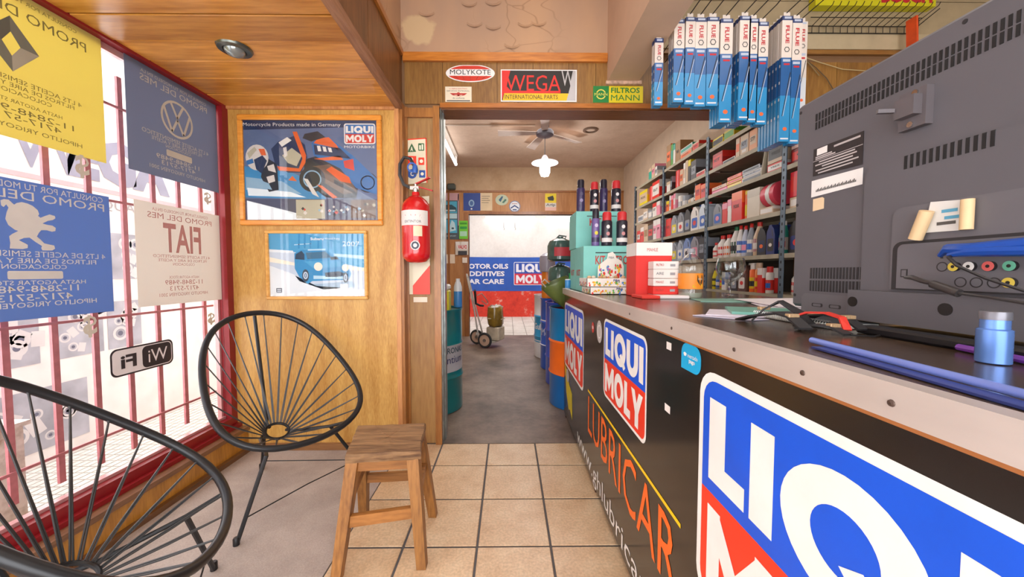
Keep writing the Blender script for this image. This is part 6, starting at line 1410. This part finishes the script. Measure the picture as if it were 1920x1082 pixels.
# farthest bay
row(0, 0, .42, [('box', .09, .15, [Tl, Cr], 'teal and cream box'), ('box', .10, .17, [Cr, Pk], 'cream and pink box', .01), ('box', .06, .12, [Wh, Gy], 'white narrow box')])
row(0, 1, .10, [('box', .28, .19, [Yl, Cr], 'bright yellow box'), ('tin', .13, .20, [Rd, Rd], 'red round tin with a white rim', .03), ('box', .22, .215, [Rd, Wh], 'red box with a white top')])
row(0, 2, .05, [('box', .20, .09, [Wh, Gy], 'low white box'), ('box', .15, .14, [Cr, Wh], 'cream box', .02), ('box', .12, .10, [Gy, Wh], 'grey box', .02), ('box', .12, .17, [Wh, Rd], 'white box with a red top'), ('box', .10, .17, [Pk, Wh], 'pink and white box')])
row(0, 3, .02, [('box', .13, .17, [Rd, Wh], 'red and white box'), ('box', .12, .20, [Rd, Wh], 'tall red box with white print'), ('box', .14, .22, [Cr, Br], 'cream and brown box'), ('box', .16, .20, ['#5b4f48', Rd], 'dark box with a red stripe'), ('box', .10, .24, [Wh, Pk], 'tall white box'), ('box', .11, .24, [Pk, Wh], 'tall pink box')])
row(0, 4, .02, [('box', .11, .17, [Rd, Wh], 'red box with a white label'), ('box', .13, .20, [Rd, Wh], 'wide red box with white print'), ('box', .15, .21, [Wh, Bl], 'white box with a blue disc label'), ('box', .13, .22, [Rd, Wh], 'plain red box'), ('box', .13, .25, [Rd, Wh], 'tall red and white box'), ('box', .13, .23, [Wh, Rd], 'white box with a red panel')])
row(0, 5, .02, [('box', .14, .2, [Br, Cr], 'brown box'), ('box', .14, .18, [Rd, Wh], 'red box'), ('box', .14, .2, [Cr, Wh], 'cream box'), ('box', .14, .2, [Dk, Wh], 'dark box'), ('box', .14, .2, [Yl, Dk], 'yellow box')])
# middle bay
row(1, 0, .0, [('box', .11, .26, [Br, Or], 'brown box with an orange panel'), ('box', .05, .24, [Gn, Tl], 'slim green box'), ('box', .05, .22, [Wh, Tl], 'slim white and teal box'), ('box', .11, .22, [Br, Br], 'plain brown box'), ('flat', .24, .055, [Cr, Or], 'flat orange and white box', .006, 0, .14, 1), ('flat', .25, .05, [Wh, Tl], 'long white box with a dark lid', .006, .057), ('flat', .12, .08, [Cr, Rd], 'cream box with a red end', .006)])
row(1, 1, .02, [('box', .09, .12, [Wh, Cr], 'small white box'), ('box', .04, .16, [Dk, Gy], 'slim dark box'), ('tin', .16, .20, [Rd, Rd], 'large red tin with a pale lid', .02), ('box', .07, .17, [Cr, Or], 'cream packet'), ('box', .045, .22, [Wh, Cr], 'tall cream folder'), ('box', .045, .23, [Cr, Cr], 'tall pale folder'), ('box', .05, .22, [Dk, Yl], 'tall dark folder with a yellow top'), ('box', .10, .19, ['#4a4548', Gy], 'wide dark grey box'), ('flat', .16, .05, [Wh, Rd], 'flat white box with red print')])
row(1, 2, .02, [('box', .07, .12, [Or, Yl], 'orange and yellow packet'), ('box', .04, .17, [Wh, Gy], 'slim white box'), ('box', .05, .16, [Rd, Pk], 'slim red packet'), ('box', .05, .17, [Pk, Wh], 'slim pink packet'), ('tin', .10, .13, [Wh, Gy], 'white filter tin'), ('tin', .10, .11, [Gy, Wh], 'grey filter tin'), ('roll', .14, .07, [Cr, Wh], 'rolled cream packet'), ('can', .05, .20, [Dk, Wh, Gy, Dk], 'slim dark aerosol can'), ('box', .10, .15, [Or, Rd], 'orange box'), ('box', .10, .13, [Rd, Or], 'red and orange box')])
row(1, 3, .02, [('box', .13, .20, [Rd, Rd], 'dark red box'), ('jug', .14, .23, [Gy, Yl, Wh, Dk], 'grey oil jug with a yellow label'), ('jug', .15, .24, ['#7a7d84', Wh, Rd, Dk], 'grey jug with white and red label'), ('jug', .13, .25, [Dk, Gy, Bl, Rd], 'black oil jug'), ('jug', .15, .26, [Wh, Bl, Rd, Bl], 'white oil jug with a blue label'), ('jug', .14, .25, ['#cdd6e0', Bl, Wh, Rd], 'pale blue oil jug')])
row(1, 4, .02, [('bag', .14, .20, ['#c49a58'], 'kraft paper bag'), ('jug', .14, .22, [Gy, Yl, Wh, Dk], 'grey oil jug with a yellow sticker'), ('jug', .13, .23, ['#9aa0aa', Wh, Bl, Dk], 'silver oil jug'), ('jug', .15, .24, ['#6f87b8', Wh, Dk, Bl], 'blue oil jug with a white label'), ('jug', .15, .24, ['#85828a', Pk, Wh, Dk], 'grey oil jug with a pink label'), ('box', .1, .2, [Dk, Gy], 'dark box')])
row(1, 5, .01, [('box', .42, .22, ['#cbb79a', '#d6c5ab'], 'wide beige carton'), ('box', .44, .24, ['#c6b397', '#d6c5ab'], 'second wide beige carton')])
# near bay (upright at Y 3.335 .. 2.40)
row(2, 0, .0, [])
row(2, 1, .02, [('box', .15, .13, ['#a81d1c', Rd], 'dark red box'), ('flat', .17, .03, [Wh, Dk], 'thin white leaflet box'), ('box', .05, .19, [Cr, Or], 'slim orange-edged box'), ('box', .10, .185, [Cr, Gy, Wh], 'cream and grey pack'), ('box', .09, .165, ['#e09a6a', Cr], 'peach coloured carton', .01), ('box', .06, .17, [Wh, Dk], 'white and black box'), ('box', .10, .16, [Dk, Rd], 'black box with a red spot')])
row(2, 2, .02, [('flat', .23, .025, ['#e0408a', Pk], 'flat magenta box', .006, 0, .14, 1), ('flat', .22, .03, ['#e5a58e', Cr], 'flat salmon box', .006, .027), ('flat', .20, .028, [Rd, Yl], 'flat red and yellow box', .006, 0, .14, 1), ('flat', .21, .03, [Yl, Rd], 'flat yellow box', .006, .03, .14, 1), ('flat', .19, .03, [Rd, Or], 'flat red box', .006, .062), ('flat', .22, .032, [Wh, Dk], 'flat white box with black print', .006, 0, .14, 1), ('flat', .22, .03, [Wh, Gy], 'flat white and grey box', .006, .034, .14, 1), ('flat', .20, .03, ['#c9cdd6', Dk], 'flat silver box', .078, .066), ('flat', .16, .055, [Rd, Wh], 'red box with a white stripe', .006, 0, .14, 1), ('box', .16, .13, [Cr, Dk], 'cream carton with black lettering', .006, .057)])
row(2, 3, .05, [('jug', .13, .20, ['#7d8087', Bl, Pk, Rd], 'grey jug with blue label'), ('box', .07, .17, [Rd, Pk], 'slim red striped box'), ('box', .05, .19, [Wh, Pk], 'slim white striped box'), ('box', .13, .23, [Rd, Or], 'tall bright red container'), ('tube', .05, .22, [Or, Yl], 'orange tube'), ('box', .14, .21, ['#c9bba6', '#b5a793'], 'beige textured carton'), ('roll', .13, .17, ['#d64356', Wh], 'thick red and white roll', .005, .055, .16, 1), ('flat', .13, .05, [Cr, Wh], 'low cream carton')])
row(2, 4, .02, [('round', .058, .14, [Wh, Rd, Wh, Rd], 'small white bottle with a red cap'), ('round', .085, .195, [Wh, Rd, Wh, Rd], 'white bottle with red label'), ('round', .085, .195, [Wh, Or, Wh, Rd], 'white bottle with an orange label'), ('cone', .09, .25, [Wh, '#3c5a44', Dk, '#1f7a4a'], 'tall white bottle with a green cap'), ('cone', .055, .25, [Wh, Bl, Wh, Rd], 'slim white bottle with red spout'), ('cone', .055, .24, ['#b9bccb', Bl, Pk, Rd], 'slim grey bottle with red spout'), ('cone', .06, .25, [Gy, Wh, Bl, Rd], 'slim silver cone bottle'), ('cone', .08, .25, [Cr, '#a06a78', Wh, Rd], 'mottled cone bottle with a red cap'), ('jug', .09, .21, [Dk, '#1d2a4a', Or, Rd], 'black jug with a red cap'), ('jug', .08, .22, ['#23306a', Dk, Wh, Bl], 'dark blue jug'), ('cone', .06, .22, [Tl, Wh, Rd, Wh], 'teal trigger bottle')])
row(2, 5, .02, [('cone', .055, .19, [Yl, Dk, Yl, Dk], 'yellow bottle with a dark cap'), ('round', .05, .17, ['#7a7f88', Bl, Wh, Gy], 'grey bottle with a blue label'), ('round', .06, .16, ['#b0a23a', Rd, Yl, Dk], 'olive bottle with a red label'), ('box', .05, .15, [Wh, Bl], 'small white box'), ('round', .06, .18, ['#6a4a8a', Wh, Dk, Dk], 'violet bottle'), ('jug', .09, .2, [Dk, Gy, Wh, Gy], 'dark jug'), ('jug', .10, .22, ['#5a3a30', Wh, Rd, Wh], 'brown jug with a white label'), ('can', .055, .22, [Or, Yl, Dk, Wh], 'orange aerosol can'), ('can', .055, .22, ['#e07a1c', Rd, Yl, Cr], 'orange aerosol can with a cream cap'), ('box', .05, .18, [Rd, Wh], 'slim red box'), ('can', .05, .19, [Wh, Rd, Bl, Rd], 'white aerosol can')])
# bay by the television
row(3, 2, .0, [('flat', .24, .09, ['#7a1c20', Rd], 'dark red flat box', .006, 0, .14, 1), ('box', .26, .15, ['#d6b0a4', Cr, Dk], 'pinkish carton with black lettering', .006, .093)])
row(3, 3, .0, [('box', .2, .07, [Cr, Wh], 'low cream carton', .006, 0, .14, 1), ('box', .2, .16, ['#cf1f30', Rd], 'deep red carton', .006, .072)])
row(3, 4, .0, [('jug', .13, .22, [Dk, '#23306a', Rd, Rd], 'black jug with a blue label'), ('jug', .13, .22, [Dk, Gy, Bl, Bl], 'black jug with a grey label')])
row(3, 5, .0, [('round', .07, .17, [Wh, Rd, Wh, Rd], 'white bottle with red stripes'), ('round', .07, .17, [Cr, Rd, Wh, Rd], 'cream bottle with a red label'), ('round', .07, .17, [Gy, Wh, Rd, Wh], 'grey bottle')])
# yellow boxes on the very top of the near bay
for k, (y, w_, h, c, d_) in enumerate([(3.29, .16, .075, [Yl, Dk], 'yellow flat box on top of the near bay beside the upright'), (3.12, .14, .08, ['#c9b51c', Gn], 'olive yellow box on top of the near bay, nearer one')]):
    item('flat', y, 2.3005, w_, h, c, d_)
# ================================================================== WIPER BLADE PACKS ON PEGS
nav = mat('#1f3060', .35); pan = mat('#d2c6bc', .4); b1 = mat('#1c5690', .28, coat=.4); b2 = mat('#2683b8', .28, coat=.4); redt = mat('#b3202c', .5); lbl = mat('#a9b2c4', .4); blk = mat('#23262c', .5); sil = mat('#c9cdd2', .3); org = mat('#e0602c', .5)
WM = [nav, pan, b1, b2, redt, lbl, blk, sil, org]
pegm = mat('#3b3836', .4, .6)
def pack_mesh(w_, h, white=False):
    """hangs down from z=0; front at y=0, 18 mm deep; x centred"""
    m = MB(); d = .018; z1 = -.012; hd = .035; wp = h * .29; a = -hd - wp
    seg = [(-hd, z1, 0), (a, -hd, 1), (a - (h + a) * .45, a, 2), (-h, a - (h + a) * .45, 3)]
    for lo, hi, k in seg: m.box(-w_ / 2, w_ / 2, 0, d, lo, hi, k)
    m.box(-w_ * .3, w_ * .3, d * .4, d * .5, z1, .012, 1)
    o = (-w_ / 2, -.0004, 0)
    m.rect(o, UX, UZ, w_ * .2, w_ * .85, -hd + .008, z1 - .004, 5)
    # vertical brand letters and a hexagon badge
    oo = V3((0, -.0008, 0)); V, P, asp = text2d('FLUE', .03)
    Lh = wp * .48; m.add([(w_ * .20 - b_ * w_ * .36 - .001 + 0, -.0008, -hd - wp * .14 - a_ * Lh) for a_, b_ in V][::1], [p[::-1] for p in P], 4) if False else m.add([(-w_ * .16 + b_ * w_ * .36, -.0008, -hd - wp * .14 - a_ * Lh) for a_, b_ in V], P, 4)
    m.ring((0, -.0008, 0), UX, UZ, 0, -hd - wp * .78, w_ * .27, w_ * .27, w_ * .07, None, 6, 0, 6)
    m.rect(o, UX, UZ, w_ * .15, w_ * .85, a - .022, a - .008, 5); m.rect(o, UX, UZ, w_ * .25, w_ * .8, a - .04, a - .030, 4)
    m.flat((0, -.0008, 0), UX, UZ, [(-w_ * .32, -h * .80), (-w_ * .26, -h * .80), (w_ * .42, -h * .46), (w_ * .36, -h * .45)], 6); m.flat((0, -.0011, 0), UX, UZ, [(-w_ * .22, -h * .80), (-w_ * .18, -h * .80), (w_ * .44, -h * .50), (w_ * .42, -h * .49)], 7)
    m.disc((0, -.0008, 0), UX, UZ, w_ * .02, -h * .90, w_ * .2, w_ * .17, 8, 0, 12); m.rect(o, UX, UZ, w_ * .12, w_ * .88, -h + .012, -h + .02, 7)
    for k in range(4): m.rect((-w_ / 2 - .0004, d, 0), CU, UZ, d * .2, d * .7, a - .05 - k * (h + a) * .2, a - .035 - k * (h + a) * .2, 7)
    return m
YF = 2.05
cols = [(1228, 1243, 66, 192, 2, 'hanging half hidden under the beam'), (1264, 1282, 30, 186, 3, 'on the first peg clear of the beam'), (1286, 1302, 26, 190, 2, 'on the second peg clear of the beam'), (1304, 1323, 27, 194, 2, 'on the third peg clear of the beam'),
        (1326, 1346, 26, 193, 2, 'on the fourth peg clear of the beam'), (1351, 1371, 29, 224, 4, 'on the fifth peg, first long stack'), (1387, 1404, 24, 220, 5, 'on the sixth peg, thick stack'),
        (1405, 1419, 29, 224, 2, 'on the seventh peg'), (1421, 1437, 35, 228, 2, 'on the eighth peg'), (1465, 1482, 24, 260, 7, 'on the ninth peg, thickest stack'), (1484, 1500, 29, 264, 2, 'on the last peg beside the television')]
wip = {}
for (xa, xb, ya, yb, n, where) in cols:
    a = onY(xa, ya, YF); b = onY(xb, yb, YF); w_ = (b[0] - a[0]) * (.92 if xa < 1465 else .80); h = a[2] - b[2] + .012; xc = (a[0] + b[0]) / 2
    peg = MB(); zt_ = a[2] + .006
    peg.tube([(xc, YJ - .012, zt_), (xc, 1.95, zt_), (xc, 1.88, zt_ + .012), (xc, 1.86, zt_ + .022)], .003, 6); tag(peg.build('display_peg', pegm), 'dark wire display peg, %s' % where, 'peg')
    key = (round(w_, 2), round(h, 2)); proto = pack_mesh(w_, h)
    me = None
    for k in range(n):
        nm = 'blue wiper blade pack %s, %s from front' % (where, ORD[k])
        if me is None: o = proto.build('wiper_blade_pack', WM); me = o
        else: o = me.copy(); COL.objects.link(o)
        o.location = (xc + random.uniform(-.001, .001), YF + k * .026, zt_ - .010); tag(o, nm, 'wiper blade', 'wiper blade packs on pegs')
m = pack_mesh(.05, .50)
m2 = MB(); m2.v, m2.f, m2.s = m.v, m.f, m.s; m2.m = [{0: 1, 2: 1, 3: 7}.get(q, q) for q in m.m]
o = m2.build('wiper_blade_pack', WM); p = onY(1507, 36, 2.12); o.location = (p[0], 2.12, p[2]); tag(o, 'white wiper blade pack with red and black print behind the last blue ones', 'wiper blade')
pg = MB(); pg.tube([(p[0], YJ - .012, p[2] + .012), (p[0], 1.98, p[2] + .012)], .0028, 6); tag(pg.build('display_peg', pegm), 'dark wire display peg holding the single white pack', 'peg')
# ================================================================== SIGN AND WIRE RACK, RIGHT
t = thing('brand_sign', 'yellow shop sign with red letters high on the right wall', 'sign', (2.42, 2.5, 2.955))
m = MB(); m.box(2.02, 2.82, 2.46, 2.515, 2.955, 3.13); m.build('panel', mat('#c9c218', .45), t)
m = MB(); m.text('BOSCH', (2.02, 2.459, 2.955), UX, UZ, .435, .018, .34, .085, 0, .0006, .05); m.build('lettering', mat('#b5232a', .5), t)
t = thing('wire_rack', 'dark wire hook rack under the yellow sign', 'rack', (2.4, 2.5, 2.78))
m = MB()
for z in (2.845, 2.80): m.tube([(2.0, 2.495, z), (2.74, 2.495, z)], .0035, 5)
m.tube([(2.0, 2.47, 2.885), (2.74, 2.47, 2.885)], .003, 5); m.tube([(2.74, 2.495, 2.845), (2.78, 2.4, 2.90)], .003, 5); m.tube([(2.74, 2.495, 2.63), (2.75, 2.495, 2.90)], .003, 5); m.tube([(2.71, 2.495, 2.63), (2.72, 2.495, 2.80)], .003, 5)
m.build('rail', pegm, t)
for k in range(15):
    x = 2.03 + k * .048; m = MB(); m.tube([(x, 2.495, 2.80), (x, 2.495, 2.845), (x, 2.34, 2.875), (x, 2.33, 2.89)], .0024, 5); m.build('hook', pegm, t)
m = MB(); m.seg((2.60, 2.40, 2.835), (2.615, 2.40, 2.60), .062, .012); tag(m.build('orange_strap', mat('#cf4a1c', .45, noise=.3)), 'orange strap hanging from the right end of the wire rack', 'strap')
for k, pts in enumerate([[(1505, 106), (1540, 118), (1580, 130), (1640, 134)], [(1510, 112), (1530, 127), (1550, 147), (1562, 167)], [(1505, 108), (1520, 122), (1536, 142)]]):
    m = MB(); m.tube([onY(a, b, YJ - .018) for a, b in pts], .003, 5)
    tag(m.build('loose_wire', mat(['#b8a578', '#57452c', '#8a744c'][k], .5)), ['pale loose wire draped over the right wooden panel', 'dark loose wire dropping down the right wooden panel', 'short brown wire beside the wiper packs on the panel'][k], 'wire')
m = MB(); m.tube([(.905, 2.0, 2.75), (.90, 2.05, 2.68), (.89, 2.15, 2.60), (.89, 2.3, 2.53), (.885, 2.42, 2.50)], .004, 6); tag(m.build('loose_wire', mat('#d2bda4', .5)), 'pale cable hanging along the side of the plaster beam', 'wire')
m = MB(); m.box(.93, 3.6, YJ - .012, YJ, 2.80, 3.02); m.box(.93, 3.6, YJ - .012, YJ, 3.025, 3.40); struct('trim_13', m, mat('#a39273', .7, noise=.12))
m = MB(); m.box(.93, 3.6, YJ - .022, YJ + .002, 2.672, 2.70); struct('trim_14', m, wood('#7a5226', '#966a34', 'x', 8))
